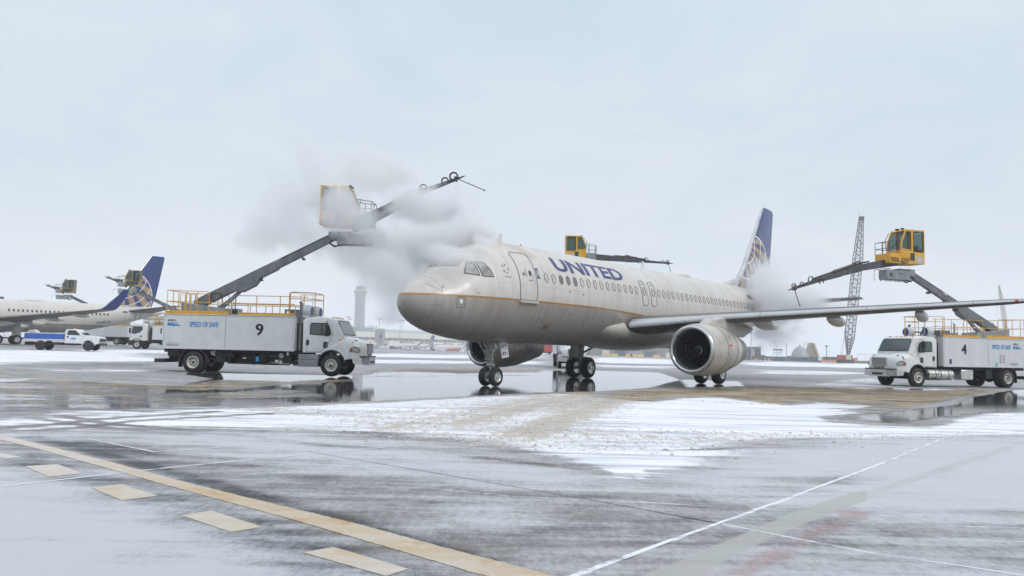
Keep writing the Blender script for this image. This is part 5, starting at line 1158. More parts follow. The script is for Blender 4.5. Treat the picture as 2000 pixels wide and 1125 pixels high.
        for s in (-1, 1):
            mb = MB(); hp = [(7.58, 1.20), (7.96, 1.16), (8.03, 1.24), (7.95, 1.36), (7.76, 1.42), (7.60, 1.34)]
            def hy(x): return 1.225 - max(0, x - 7.58) * .43
            mb.add([(x, s * (hy(x) + .012), z) for x, z in hp] + [(x, s * (hy(x) - .06), z) for x, z in hp], [(0, 1, 2, 3, 4, 5)] + [(i, (i + 1) % 6, (i + 1) % 6 + 6, i + 6) for i in range(6)]); hl = mb.build('headlight', 'lamp_glass', hd, smooth=0)
            P = [Vector((x, s * (hy(x) + .014), z)) for x, z in hp]; mb = MB(); mb.tube(P + P[:1], .018, 5); mb.build('lamp_bezel', 'black_plastic', hl)
            mb = MB(); mb.ball((7.66, s * 1.20, 1.28), .06, 6, 1, .4, 1.2); mb.build('indicator', 'orange_red', hl)
            mb = MB(); mb.box(7.05, 7.18, s * 1.16 - .02, s * 1.16 + .02, 1.70, 1.77); mb.build('side_repeater', 'amber', hd)
            mb = MB(); mb.ball((7.62, s * .86, 1.72), .10, 6, 2.4, .5, .35); mb.build('hood_vent', 'dark_steel', hd)
            # door, window, handle
            dpol = [(5.48, 1.14), (6.10, 1.14), (6.34, 1.30), (6.62, 1.72), (6.70, 1.98), (6.62, 2.46), (6.36, 2.66), (5.58, 2.66), (5.48, 2.52)]
            mb = MB(); P = [Vector((x, s * (1.152 - max(0, z - 2.0) * .02 - (max(0, z - 2.45) * .12)), z)) for x, z in dpol]; mb.tube(P + P[:1], .010, 4); dr = mb.build('door', 'seal_grey', cab)
            mb = MB(); side_plate(mb, [(5.60, 1.96), (6.56, 1.90), (6.64, 2.02), (6.52, 2.42), (6.34, 2.52), (5.68, 2.52), (5.60, 2.42)], 1.156, s, .006); mb.build('window_gasket', 'black_plastic', dr)
            mb = MB(); side_plate(mb, [(5.65, 2.00), (6.16, 1.97), (6.16, 2.47), (5.70, 2.47), (5.65, 2.40)], 1.163, s, .004); side_plate(mb, [(6.22, 1.96), (6.52, 1.94), (6.58, 2.03), (6.47, 2.38), (6.32, 2.47), (6.22, 2.47)], 1.163, s, .004); mb.build('side_window', 'teal_glass', dr)
            mb = MB(); side_plate(mb, rpoly(5.44, 5.58, 1.45, 1.72, .06), 1.156, s, .02); mb.build('door_handle', 'black_plastic', dr)
            mb = MB(); side_plate(mb, rpoly(6.26, 6.48, 1.34, 1.64, .05), 1.156, s, .008); mb.build('kick_window', 'dark_glass', dr)
            mb = MB(); mb.tube([(6.45, s * 1.12, 2.62), (6.48, s * 1.40, 2.58), (6.48, s * 1.42, 1.98), (6.42, s * 1.18, 1.88)], .018, 5); mb.box(6.40, 6.49, s * 1.36 - .13, s * 1.36 + .13, 2.10, 2.52); mb.box(6.41, 6.49, s * 1.34 - .11, s * 1.34 + .11, 1.90, 2.06); mb.build('mirror', 'black_plastic', cab, bevel=.02)
            mb = MB(); mb.box(6.385, 6.399, s * 1.36 - .11, s * 1.36 + .11, 2.13, 2.49); mb.build('mirror_glass', 'chrome', cab)
            # steps, tanks
            mb = MB()
            if s < 0: mb.box(5.12, 6.06, -1.24, -.62, .44, 1.02)
            else: mb.cyl((4.15, .98, .70), (5.95, .98, .70), .30, n=20); 
            st = mb.build('step_box' if s < 0 else 'fuel_tank', 'box_grey' if s < 0 else 'alloy', t, smooth=40, bevel=.02)
            mb = MB()
            if s < 0: mb.box(5.14, 6.04, -1.245, -1.24, .78, .80)
            else:
                for x in (4.5, 5.05, 5.45): mb.lathe([(0, .305), (.05, .305)], (x, .98, .70), (1, 0, 0), 20)
                mb.box(5.2, 6.0, .72, 1.3, .40, .45); mb.box(5.2, 6.0, .8, 1.28, .72, .76)
            mb.build('tank_strap', 'dark_steel', st)
        mb = MB(); mb.box(2.6, 3.5, .62, 1.18, .42, 1.0); mb.build('battery_box', 'alloy', t, bevel=.05)
        # windshield on the raked front
        def wsx(z): return 6.915 + (2.62 - z) * (7.225 - 6.915) / (2.62 - 1.99) + .0
        mb = MB(); q = [(-1.07, 1.96), (1.07, 1.96), (1.03, 2.52), (.95, 2.66), (-.95, 2.66), (-1.03, 2.52)]; mb.add([(wsx(z) + .010, y, z) for y, z in q], [range(6)]); gk = mb.build('windshield_gasket', 'black_plastic', cab)
        q = [(-1.03, 2.0), (1.03, 2.0), (.99, 2.50), (.92, 2.62), (-.92, 2.62), (-.99, 2.50)]; mb = MB(); mb.add([(wsx(z) + .016, y, z) for y, z in q], [range(6)]); mb.build('windshield', 'teal_glass', cab)
        mb = MB(); mb.tube([(wsx(2.0) + .03, -.5, 2.0), (wsx(2.2) + .03, .1, 2.14)], .012, 4); mb.tube([(wsx(2.0) + .03, .3, 2.0), (wsx(2.15) + .03, .85, 2.12)], .012, 4); mb.build('wiper', 'black_plastic', cab)
        mb = MB()
        for y in (-.8, -.3, 0, .3, .8): mb.ball((6.62, y, 2.80), .05, 5, 1.4, 1, .6)
        mb.build('roof_marker', 'amber', cab)
    else:
        prof = [(5.55, 1.0), (5.55, 2.95), (5.7, 3.05), (7.2, 3.0), (7.45, 2.85), (7.62, 1.95), (7.66, 1.05), (7.4, 1.0)]
        mb = MB(); mb.slices([(-1.2, [(x, z if z < 2 else 2 + (z - 2) * .94) for x, z in prof]), (-1.05, prof), (1.05, prof), (1.2, [(x, z if z < 2 else 2 + (z - 2) * .94) for x, z in prof])]); cab = mb.build('cab', 'cab_white', t, smooth=40, bevel=.04)
        for s in (-1, 1):
            mb = MB(); side_plate(mb, [(5.95, 2.1), (6.6, 1.95), (7.2, 1.95), (7.42, 2.1), (7.28, 2.78), (6.0, 2.78)] if False else [(6.05, 2.35), (6.35, 2.0), (7.0, 1.78), (7.38, 1.86), (7.26, 2.72), (6.12, 2.72)], 1.2, s, .012); mb.build('side_window', 'dark_glass', cab)
            mb = MB(); side_plate(mb, rpoly(6.1, 6.36, 1.45, 1.6, .05), 1.2, s, .012); mb.build('door_handle', 'black_plastic', cab)
            mb = MB(); mb.box(7.45, 7.6, s * 1.35 - .1, s * 1.35 + .1, 1.9, 2.5); mb.tube([(7.3, s * 1.2, 2.8), (7.5, s * 1.35, 2.6)], .02, 5); mb.build('mirror', 'black_plastic', cab)
            mb = MB(); a2 = [(6.70 + .72 * math.cos(R(q)), .60 + .66 * math.sin(R(q))) for q in range(0, 181, 12)]; a3 = [(6.70 + .62 * math.cos(R(q)), .60 + .60 * math.sin(R(q))) for q in range(180, -1, -12)]; mb.loft([[(x, s * y, z) for x, z in a2 + a3] for y in (.8, 1.24)]); mb.build('wheel_arch', 'black_plastic', cab, smooth=50)
        mb = MB(); mb.add([(7.475, -1.0, 2.75), (7.475, 1.0, 2.75), (7.635, 1.05, 1.95), (7.635, -1.05, 1.95)], [(0, 1, 2, 3)]); mb.build('windshield', 'dark_glass', cab)
        mb = MB(); mb.box(7.2, 7.75, -1.2, 1.2, .45, .95); mb.build('front_bumper', 'black_plastic', t, bevel=.05)
    # stack and blowers behind the cab roof
    mb = MB(); mb.tube([(5.08, -.95, 1.2), (5.08, -.95, 3.42), (5.02, -.95, 3.50)], .075, 10); mb.tube([(5.02, .1, 2.7), (5.02, .1, 3.34)], .07, 8); mb.box(4.93, 5.10, 0, .2, 3.32, 3.36); mb.build('exhaust_stack', 'boom_grey', t, smooth=40)
    for y in (-.74, .62):
        mb = MB(); mb.lathe([(0, .20), (.05, .29), (.30, .30), (.42, .22)], (5.12, y, 3.08), (1, 0, 0), 22, True); mb.box(5.0, 5.45, y - .22, y + .22, 2.76, 2.9); bl = mb.build('blower', 'panel_grey', t, smooth=40)
        mb = MB(); mb.lathe([(0, .23), (.02, .22), (.03, .01)], (5.55, y, 3.08), (1, 0, 0), 22, True); mb.build('blower_intake', 'fan_blue', bl, smooth=30)
    mb = MB(); mb.tube([(5.2, .35, 2.75), (5.2, .35, 3.15)], .08, 8); mb.tube([(5.2, .35, 3.15), (5.2, .35, 3.95)], .012, 4); mb.build('antenna', 'panel_grey', t)
    return t, base

ARM9 = [(.75, .45, .46), (3.65, 1.95, .42), (4.3, 2.30, .2), (5.9, 2.92, .14)]
ARM4 = [(.9, .62, .40), (3.5, .12, .36), (4.8, -.28, .27), (6.6, -.80, .19), (7.85, -1.20, .13)]
ARMH = [(.9, .78, .46), (4.4, .58, .38), (6.0, .46, .19), (7.9, .36, .13)]
ARML = [(.8, .5, .34), (1.6, .9, .28), (2.3, 1.2, .18), (3.1, 1.5, .12)]
def truck_pose(u, Y, yaw):          # near front wheel under image column u at depth Y
    return dx(u, Y), Y
# truck 9: near side is its right side
def place_truck(ur, Yr, uf, Yf, near):
    r = Vector((dx(ur, Yr), Yr, 0)); f = Vector((dx(uf, Yf), Yf, 0)); d = (f - r).normalized(); left = Vector((-d.y, d.x, 0))
    o = r + left * (1.25 if near == 'R' else -1.25); yaw = math.atan2(d.y, d.x)
    return (o.x, o.y, tz(*(r + d * 3.3)[:2])), yaw
l9, y9 = place_truck(377, 39.42, 647.2, 38.95, 'R')
T9, B9 = deicer('white deicing truck numbered 9, left of the big airliner, boom raised into the steam', l9, y9, '9', (6.38, 6.80), ARM9, probe=(1.35, -.1, -.58))
l4, y4 = place_truck(1968.5, 47.6, 1793.9, 45.3, 'L')
T4, B4 = deicer('white deicing truck numbered 4 at the right edge, yellow basket raised behind the wing', l4, y4, '4', (6.12, 6.38), ARM4, hazard=True, probe=(-.35, 0, -.9))
xm = dx(1122, 66)
TM, BM = deicer('white deicing truck behind the big airliner, only its nose seen under the belly', (xm, 66 + 8.3, tz(xm, 70)), R(-90), '7', (5.9, 8.55), ARMH, uyaw=R(90), probe=(.9, 0, -.75), texts=False)
x11 = dx(266, 99)
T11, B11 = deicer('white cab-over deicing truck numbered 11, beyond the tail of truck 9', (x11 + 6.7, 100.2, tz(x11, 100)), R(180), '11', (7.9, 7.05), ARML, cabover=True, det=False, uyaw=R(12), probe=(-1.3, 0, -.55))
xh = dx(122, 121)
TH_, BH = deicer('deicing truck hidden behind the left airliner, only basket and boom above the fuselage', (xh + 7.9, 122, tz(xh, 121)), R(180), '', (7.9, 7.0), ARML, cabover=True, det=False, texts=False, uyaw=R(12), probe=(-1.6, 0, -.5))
def seat_person(B, yaw, label, jacket):
    p = B @ Vector((-.28, 0, 1.02)); person(label, p, yaw, jacket)
seat_person(B4, y4, 'operator in an orange jacket sitting in the yellow basket of truck 4', 'jacket_orange')
seat_person(BM, R(0), 'operator in dark clothes in the yellow basket above the airliner roof', 'jacket_dark')
seat_person(B9, y9, 'operator in a dark jacket in the steam-wrapped basket of truck 9', 'jacket_dark')
seat_person(B11, R(192), 'operator in dark clothes in the basket in front of the blue tail', 'jacket_dark')
seat_person(BH, R(192), 'operator in dark clothes in the basket above the left airliner', 'jacket_dark')

# ------------------------------------------------------------------ second airliner, pickup
P2 = (-73.17, 84.15); z2 = tz(-64, 106) - .05
A2 = airliner('b', 'far-left airliner with a blue winglet and blue tail, two baskets spraying over it', (P2[0], P2[1], z2), .8926)
mat('pickup_white', (.66, .68, .70), .35, 0, .04, 2, .3, coat=.4); mat('bed_blue', (.03, .10, .42), .4, 0, .1, 2, .3); mat('tail_red', (.35, .03, .03), .4)
def pickup(loc, rz):
    t = thing('pickup_truck', 'white pickup with a blue flatbed parked under the left airliner wing', 'pickup', loc, rz)
    mb = MB(); mb.box(-1.3, 4.9, -.45, .45, .5, .72); mb.box(-1.35, -1.2, -.9, .9, .45, .75); mb.box(.55, 1.7, -.95, .95, .5, .66); mb.build('chassis', 'underbody', t, bevel=.02)
    mb = MB(); mb.box(-1.35, 1.95, -1.08, 1.08, 1.0, 1.08)
    for s in (-1, 1): mb.box(-1.35, 1.95, s * 1.05 - .03, s * 1.05 + .03, 1.08, 1.5)
    mb.box(-1.35, -1.29, -1.05, 1.05, 1.08, 1.5); mb.box(1.89, 1.95, -1.05, 1.05, 1.08, 1.55); bed = mb.build('flatbed', 'bed_blue', t, bevel=.015)
    mb = MB(); mb.box(-1.36, 1.96, -1.10, 1.10, .95, 1.0); mb.build('bed_rim', 'pickup_white', bed)
    mb = MB(); mb.cyl((-1.0, -.5, 1.45), (-1.0, .5, 1.45), .38, n=18); mb.build('hose_reel', 'rim_white', bed)
    prof = [(2.0, .66), (2.0, 1.66), (2.12, 1.93), (2.95, 1.95), (3.62, 1.42), (3.7, .66)]
    mb = MB(); mb.slices([(-.93, [(x + (.0 if z < 1.5 else 0), z if z < 1.45 else 1.45 + (z - 1.45) * .96) for x, z in prof]), (-.86, prof), (.86, prof), (.93, [(x, z if z < 1.45 else 1.45 + (z - 1.45) * .96) for x, z in prof])]); cab = mb.build('cab', 'pickup_white', t, bevel=.03)
    arch = [(4.05 + .5 * math.cos(R(q)), .5 + .46 * math.sin(R(q))) for q in range(0, 181, 15)]
    hp = [(4.62, .62), (4.95, .66), (4.98, 1.18), (4.85, 1.30), (3.6, 1.42), (3.45, .62)] + [(x, z) for x, z in reversed(arch)]
    mb = MB(); mb.slices([(-.95, hp), (.95, hp)]); hd = mb.build('hood', 'pickup_white', t, bevel=.03)
    mb = MB(); mb.box(4.97, 5.03, -.75, .75, .84, 1.14); mb.box(4.9, 5.1, -.92, .92, .48, .72); mb.build('front_bumper', 'black_plastic', t, bevel=.02)
    for s in (-1, 1):
        mb = MB(); side_plate(mb, [(2.2, 1.42), (3.38, 1.40), (2.92, 1.84), (2.3, 1.85)], .93, s, .008); mb.build('side_window', 'dark_glass', cab)
        mb = MB(); side_plate(mb, [(2.5, 1.02), (3.0, 1.02), (2.95, 1.14), (2.6, 1.16)], .93, s, .006); mb.build('door_emblem', 'text_blue', cab)
        mb = MB(); side_plate(mb, rpoly(2.2, 2.36, 1.16, 1.3, .03), .93, s, .01); mb.build('door_handle', 'black_plastic', cab)
        mb = MB(); mb.box(4.93, 5.0, s * .8 - .12, s * .8 + .12, .95, 1.14); mb.build('headlight', 'lamp_glass', hd)
        mb = MB(); mb.box(4.3, 4.95, s * .965 - .01, s * .965 + .01, .95, 1.05); mb.build('marker', 'tail_red', hd) if s > 0 else None
        truck_wheel(t, 0, s * .92, s, False, .43, .24, 'dark'); truck_wheel(t, 4.05, s * .86, s, True, .43, .24, 'dark')
    mb = MB(); mb.add([(2.99, -.78, 1.88), (2.99, .78, 1.88), (3.62, .84, 1.46), (3.62, -.84, 1.46)], [(0, 1, 2, 3)]); mb.build('windshield', 'dark_glass', cab)
    mb = MB(); mb.box(2.0, 2.1, -.8, .8, 1.5, 1.9); mb.build('rear_window', 'teal_glass', cab)
    mb = MB(); mb.cyl((2.5, 0, 1.95), (2.5, 0, 2.08), .08, n=10); mb.build('beacon', 'amber', cab)
xp = dx(79, 75); pickup((xp, 75.6, tz(xp, 75)), R(8))

# ------------------------------------------------------------------ distance: airport buildings
mat('cream_wall', (.60, .58, .50), .7, 0, .05, .05); mat('concrete_far', (.24, .235, .23), .8, 0, .1, .05); mat('tower_concrete', (.24, .23, .225), .8, 0, .06, .05)
mat('glass_far', (.10, .13, .15), .25, 0, .2, .1); mat('metal_far', (.30, .31, .33), .5, .2, .1); mat('roof_far', (.30, .34, .37), .4, 0, .1)
mat('red_far', (.45, .06, .05), .6); mat('green_screen', (.035, .075, .06), .7, 0, .2, .5); mat('tan_far', (.42, .33, .20), .7, 0, .1, .3); mat('barrier_yellow', (.65, .42, .10), .6); mat('barrier_orange', (.60, .22, .10), .6, 0, .2, 2)
mat('snow_cap', (.80, .83, .87), .8); mat('dark_far', (.045, .05, .05), .7, 0, .2, .4); mat('mound_grey', (.10, .105, .10), .9, 0, .3, .3); mat('pale_lattice', (.45, .42, .36), .6)
def base_at(u, Y): x = dx(u, Y); return x, tz(x, Y)
def Zv(v, u, Y): return dp(u, v, Y).z
# control tower
d = 1250; x, zb = base_at(700, d)
t = thing('control_tower', 'tall pale concrete control tower above the terminal roofs', 'control tower', (x, d, zb))
def zz(v): return Zv(v, 700, d) - zb
def sqr(h_, w): return [(w * c, w * s_, h_) for c, s_ in ((-1, -.6), (-.6, -1), (.6, -1), (1, -.6), (1, .6), (.6, 1), (-.6, 1), (-1, .6))]
mb = MB(); mb.loft([sqr(-2, 7.4), sqr(zz(585), 7.0), sqr(zz(578), 7.2), sqr(zz(571), 8.6), sqr(zz(568), 8.8)]); mb.build('shaft', 'tower_concrete', t, smooth=20)
mb = MB()
for xx in (-4.2, 0, 4.2): mb.box(xx - .25, xx + .25, -7.6, -7.0, 0, zz(586))
mb.build('shaft_rib', 'concrete_far', t)
mb = MB(); mb.loft([sqr(zz(568), 8.9), sqr(zz(566.4), 8.9)]); mb.build('gallery', 'cream_wall', t, smooth=20)
mb = MB(); mb.loft([sqr(zz(566.4), 5.8), sqr(zz(561), 6.6)]); mb.build('cab_glazing', 'glass_far', t, smooth=20)
mb = MB(); mb.loft([sqr(zz(561), 6.7), sqr(zz(560), 6.7), sqr(zz(557), 1.5)]); mb.tube([(0, 0, zz(557)), (0, 0, zz(553.5))], .5, 5); mb.build('roof', 'roof_far', t, smooth=20)
# concourse: a long building running away to the right
a = Vector((dx(660, 760), 760, 0)); b_ = Vector((dx(960, 1000), 1000, 0)); Lc = (b_ - a).length; rzc = math.atan2((b_ - a).y, (b_ - a).x); zb = tz(a.x, 800) - .5
t = thing('airport_concourse', 'long cream and glass terminal concourse behind the parked airliners', 'terminal', (a.x, a.y, zb), rzc)
mb = MB(); mb.box(0, Lc, 0, 40, 0, 5.5); mb.build('lower_wall', 'concrete_far', t)
mb = MB(); mb.box(0, Lc, .5, 40, 5.5, 12.2); gl = mb.build('glazing', 'glass_far', t)
mb = MB(); mb.box(-1, Lc + 1, -1.5, 41, 12.2, 17.5); mb.build('fascia', 'cream_wall', t)
mb = MB()
for k in range(int(Lc / 9)): mb.box(k * 9, k * 9 + .9, .2, .5, 5.5, 12.2)
mb.box(0, Lc, .15, .5, 8.6, 9.2); mb.build('mullions', 'cream_wall', gl)
mb = MB(); mb.loft([[(60, 6, 17.5), (Lc, 6, 17.5), (Lc, 34, 17.5), (60, 34, 17.5)], [(60, 10, 21), (Lc, 10, 21), (Lc, 30, 21), (60, 30, 21)]]); mb.build('roof_glazing', 'roof_far', t, smooth=0)
rnd = random.Random(3); 
for k in range(7):
    xx = 20 + k * Lc / 7.2 + rnd.uniform(-4, 4); mb = MB(); mb.box(xx, xx + rnd.uniform(10, 22), -14, -1.5, 6.2, 9.4); mb.box(xx + 3, xx + 6, -30, -14, 4.2, 7.2); mb.box(xx + 3.8, xx + 5, -30, -29, 0, 4.2); mb.build('jet_bridge', 'cream_wall', t)
for (u0, u1, v0, Y, lab) in ((665, 688, 637.5, 735, 'square brown-grey block at the left end of the terminal, beside truck 9'), (731, 746.5, 643, 748, 'narrow grey block standing before the cream concourse')):
    x0, x1 = dx(u0, Y), dx(u1, Y); zb = tz(x0, Y); t = thing('terminal_block', lab, 'building', ((x0 + x1) / 2, Y, zb)); w = (x1 - x0) / 2; h_ = Zv(v0, u0, Y) - zb
    mb = MB(); mb.box(-w, w, 0, 14, 0, h_); mb.build('wall', 'concrete_far', t)
    mb = MB(); mb.box(-w - .3, w + .3, -.3, 14.3, h_, h_ + 1.2); mb.build('parapet', 'cream_wall', t)
    mb = MB(); 
    for q in range(3): mb.box(-w * .8, w * .8, -.12, 0, 4 + q * 4.5, 4.25 + q * 4.5)
    mb.build('wall_band', 'metal_far', t)
x0, x1 = dx(688, 900), dx(731, 900); zb = tz(x0, 900); t = thing('rooftop_building', 'grey rooftop building with vents below the control tower', 'building', ((x0 + x1) / 2, 900, zb)); w = (x1 - x0) / 2; h_ = Zv(640.5, 710, 900) - zb
mb = MB(); mb.box(-w, w, 0, 20, 0, h_); mb.build('wall', 'concrete_far', t)
mb = MB()
for k in range(9): mb.box(w - 12 + k * 1.6, w - 11.2 + k * 1.6, 1, 2, h_, h_ + rnd.uniform(1, 3.4))
mb.box(-w + 4, -w + 8, 1, 4, h_, h_ + 2.5); mb.build('roof_vents', 'metal_far', t)
for im, (u, vt, Y) in enumerate(((677.5, 619, 820), (681.5, 623, 840), (739, 623, 820), (780, 625.5, 830), (785.5, 626.5, 850), (818, 643, 900), (826, 645, 920))):
    x, zb = base_at(u, Y); h_ = Zv(vt, u, Y) - zb; t = thing('floodlight_mast', 'slim floodlight mast over the terminal roofs, %s of the seven' % ['leftmost', 'second from left', 'third from left', 'middle', 'third from right', 'second from right', 'rightmost'][im], 'light mast', (x, Y, zb), 0, 'floodlight masts over the terminal')
    mb = MB(); mb.tube([(0, 0, 0), (0, 0, h_)], [.45, .25], 6); mb.build('pole', 'metal_far', t)
    mb = MB(); mb.box(-2.2, 2.2, -.4, .4, h_ - .4, h_ + .5); mb.build('lamp_head', 'metal_far', t)
# parked airliners at the gates
g0 = airliner('b', 'parked airliner at the gate, tail beside the narrow grey terminal block', (dx(655, 650), 640, tz(dx(700, 650), 650) - .5), R(25), False, None)
for u, Y, rz, lab in ((752, 650, R(14), 'parked airliner in the middle of the gates, blue tail left of the airliner nose'), (845, 690, R(14), 'parked airliner furthest right at the gates, partly behind the airliner nose')):
    c = copy_tree(g0); xx = dx(u, Y); c.location = (xx, Y, tz(xx, Y) - .5); c.rotation_euler = (0, 0, rz); c['label'] = lab
g0['group'] = 'airliners parked at the gates'
for o in list(bpy.data.objects):
    if o.get('label', '').startswith('parked airliner'): o['group'] = 'airliners parked at the gates'
# car and ramp vehicles
def suv(x, y, rz, lab):
    t = thing('suv', lab, 'car', (x, y, tz(x, y)), rz)
    prof = [(-2.3, .4), (-2.35, 1.0), (-2.2, 1.7), (.6, 1.75), (1.25, 1.12), (2.2, 1.0), (2.35, .45)]
    mb = MB(); mb.slices([(-.92, [(x_, z if z < 1.1 else 1.1 + (z - 1.1) * .9) for x_, z in prof]), (-.8, prof), (.8, prof), (.92, [(x_, z if z < 1.1 else 1.1 + (z - 1.1) * .9) for x_, z in prof])]); bd = mb.build('body', 'pickup_white', t, bevel=.05)
    for s in (-1, 1):
        for q in ([(-2.0, 1.12), (-1.1, 1.12), (-1.1, 1.6), (-1.95, 1.6)], [(-1.0, 1.12), (-.1, 1.12), (-.1, 1.6), (-1.0, 1.6)], [(0, 1.12), (1.0, 1.12), (.55, 1.6), (0, 1.6)]): mb = MB(); side_plate(mb, q, .93, s, .01); mb.build('side_window', 'dark_glass', bd)
        for xx in (-1.45, 1.45): mb = MB(); mb.lathe([(-.12, .2), (-.12, .33), (.12, .33), (.12, .2)], (xx, s * .85, .35), (0, 1, 0), 18, True); mb.build('wheel', 'rubber', t)
suv(dx(796, 400), 400, R(178), 'small white estate car on the snow left of the airliner nose')
ORD = ['leftmost', 'second from the left', 'third from the left', 'fourth from the left', 'fifth from the left', 'sixth from the left', 'seventh from the left', 'seventh from the right', 'sixth from the right', 'fifth from the right', 'fourth from the right', 'third from the right', 'second from the right', 'rightmost']
rnd = random.Random(11)
veh = [(664 + 4, 'white'), (700, 'dark'), (744, 'white'), (757, 'white'), (768, 'dark'), (826, 'white'), (834, 'white'), (842, 'dark'), (852, 'white'), (866, 'white'), (877, 'red'), (890, 'red'), (905, 'white')]
for i, (u, cname) in enumerate(veh):
    Y = 560 + rnd.uniform(-30, 30); x = dx(u, Y); t = thing('ramp_vehicle', '%s ramp vehicle below the parked airliners, %s' % (cname, (ORD[:6] + ORD[7:])[i] if i < 12 else 'rightmost'), 'ramp vehicle', (x, Y, tz(x, Y)), rnd.choice([0, R(180)]), 'ramp vehicles below the parked airliners')
    w = rnd.uniform(1.4, 3.0); h_ = rnd.uniform(1.4, 2.4); m_ = {'white': 'far_white', 'dark': 'dark_far', 'red': 'red_far'}[cname]
    mb = MB(); mb.slices([(-1, [(-w, .4), (-w, h_), (w * .3, h_), (w * .3, 1.3), (w, 1.1), (w, .4)]), (1, [(-w, .4), (-w, h_), (w * .3, h_), (w * .3, 1.3), (w, 1.1), (w, .4)])]); mb.build('body', m_, t, bevel=.05)
    for s in (-1, 1):
        for xx in (-w * .6, w * .6): mb = MB(); mb.lathe([(-.1, .15), (-.1, .36), (.1, .36), (.1, .15)], (xx, s * .9, .36), (0, 1, 0), 12, True); mb.build('wheel', 'rubber', t)
# buildings beyond the left airliner's tail
def block(name, lab, cat, u0, u1, v0, Y, m, deep=12, parts=()):
    x0, x1 = dx(u0, Y), dx(u1, Y); zb = tz((x0 + x1) / 2, Y) - .3; t = thing(name, lab, cat, ((x0 + x1) / 2, Y, zb)); w = (x1 - x0) / 2; h_ = Zv(v0, (u0 + u1) / 2, Y) - zb
    mb = MB(); mb.box(-w, w, 0, deep, 0, h_); mb.build('wall', m, t)
    for nm, a0, a1, z0, z1, mm in parts: mb = MB(); mb.box(-w + 2 * w * a0, -w + 2 * w * a1, -.15, .1, h_ * z0, h_ * z1); mb.build(nm, mm, t)
    mb = MB(); mb.box(-w - .2, w + .2, -.2, deep + .2, h_, h_ + .35); mb.build('roof_edge', 'metal_far', t); return t, w, h_
block('terminal_hall', 'cream hall with dark windows behind truck 11', 'building', 276, 345, 618, 430, 'cream_wall', 30, [('window', .05, .3, .55, .8, 'glass_far'), ('window', .36, .6, .55, .8, 'glass_far'), ('window', .66, .95, .55, .8, 'glass_far'), ('window_band', .02, .98, .12, .38, 'glass_far'), ('eave', 0, 1, .86, .94, 'concrete_far')])
block('glass_annex', 'low grey glass building between the airliner tail and truck 11', 'building', 229, 262, 641, 420, 'glass_far', 15, [('frame', 0, 1, .45, .5, 'metal_far'), ('frame', .3, .33, 0, 1, 'metal_far'), ('frame', .62, .65, 0, 1, 'metal_far')])
block('red_building', 'small red building with a pale doorway under the airliner tail', 'building', 214, 228, 643, 415, 'red_far', 10, [('doorway', .55, .85, 0, .6, 'cream_wall')])
# brown picket fence on a dark kerb
Y = 215; x0, x1 = dx(-20, Y), dx(248, Y)
t = thing('site_fence', 'long pale brown railing fence on the left behind the pickup', 'fence', (x0, Y, tz((x0 + x1) / 2, Y)))
mb = MB(); mb.box(0, x1 - x0, 0, .4, 0, .45); mb.build('kerb', 'dark_far', t)
for k in range(12): xx = (x1 - x0) * k / 11; mb = MB(); mb.box(xx - .05, xx + .05, .1, .2, .45, 1.9); mb.build('post', 'tan_far', t)
mb = MB()
for z in (.75, 1.1, 1.5, 1.85): mb.box(0, x1 - x0, .12, .18, z, z + .09)
mb.build('rails', 'tan_far', t)
# storage blocks and barriers seen under the belly
block('service_building', 'long low grey-green building seen under the airliner belly', 'building', 1120, 1345, 677, 445, 'concrete_far', 18, [('dark_opening', .36, .45, .1, .55, 'glass_far'), ('dark_opening', .62, .72, .1, .6, 'glass_far'), ('pale_door', .25, .31, 0, .6, 'cream_wall'), ('panel', .48, .6, .1, .6, 'metal_far'), ('pale_door', .8, .86, 0, .5, 'cream_wall')])
for im, u in enumerate((1187, 1201, 1229, 1237, 1251, 1282)):
    x, zb = base_at(u, 425); t = thing('road_barrier', 'yellow road barrier under the airliner belly, %s of six' % ['leftmost', 'second from left', 'third from left', 'third from right', 'second from right', 'rightmost'][im], 'barrier', (x, 425, zb), 0, 'yellow barriers under the belly')
    mb = MB(); mb.slices([(-.3, [(-1.7, 0), (-1.7, 1.25), (1.7, 1.25), (1.7, 0)]), (.3, [(-1.7, 0), (-1.7, 1.25), (1.7, 1.25), (1.7, 0)])]); mb.build('panel', 'barrier_yellow', t, bevel=.08); mb = MB(); mb.box(-1.8, -1.3, -.4, .4, 0, .2); mb.box(1.3, 1.8, -.4, .4, 0, .2); mb.build('feet', 'dark_far', t)
x, zb = base_at(1062, 240); t = thing('box_trailer', 'red box trailer just right of the far engine', 'trailer', (x, 240, zb)); mb = MB(); mb.box(-2.6, 2.6, 0, 6, .8, 3.4); mb.build('body', 'red_far', t, bevel=.05); mb = MB(); mb.box(-2.4, 2.4, .5, 5.5, .4, .8); mb.build('frame', 'dark_far', t)
for xx in (-1.6, 1.6): mb = MB(); mb.lathe([(-.15, .2), (-.15, .45), (.15, .45), (.15, .2)], (xx, .3, .45), (0, 1, 0), 14, True); mb.build('wheel', 'rubber', t)
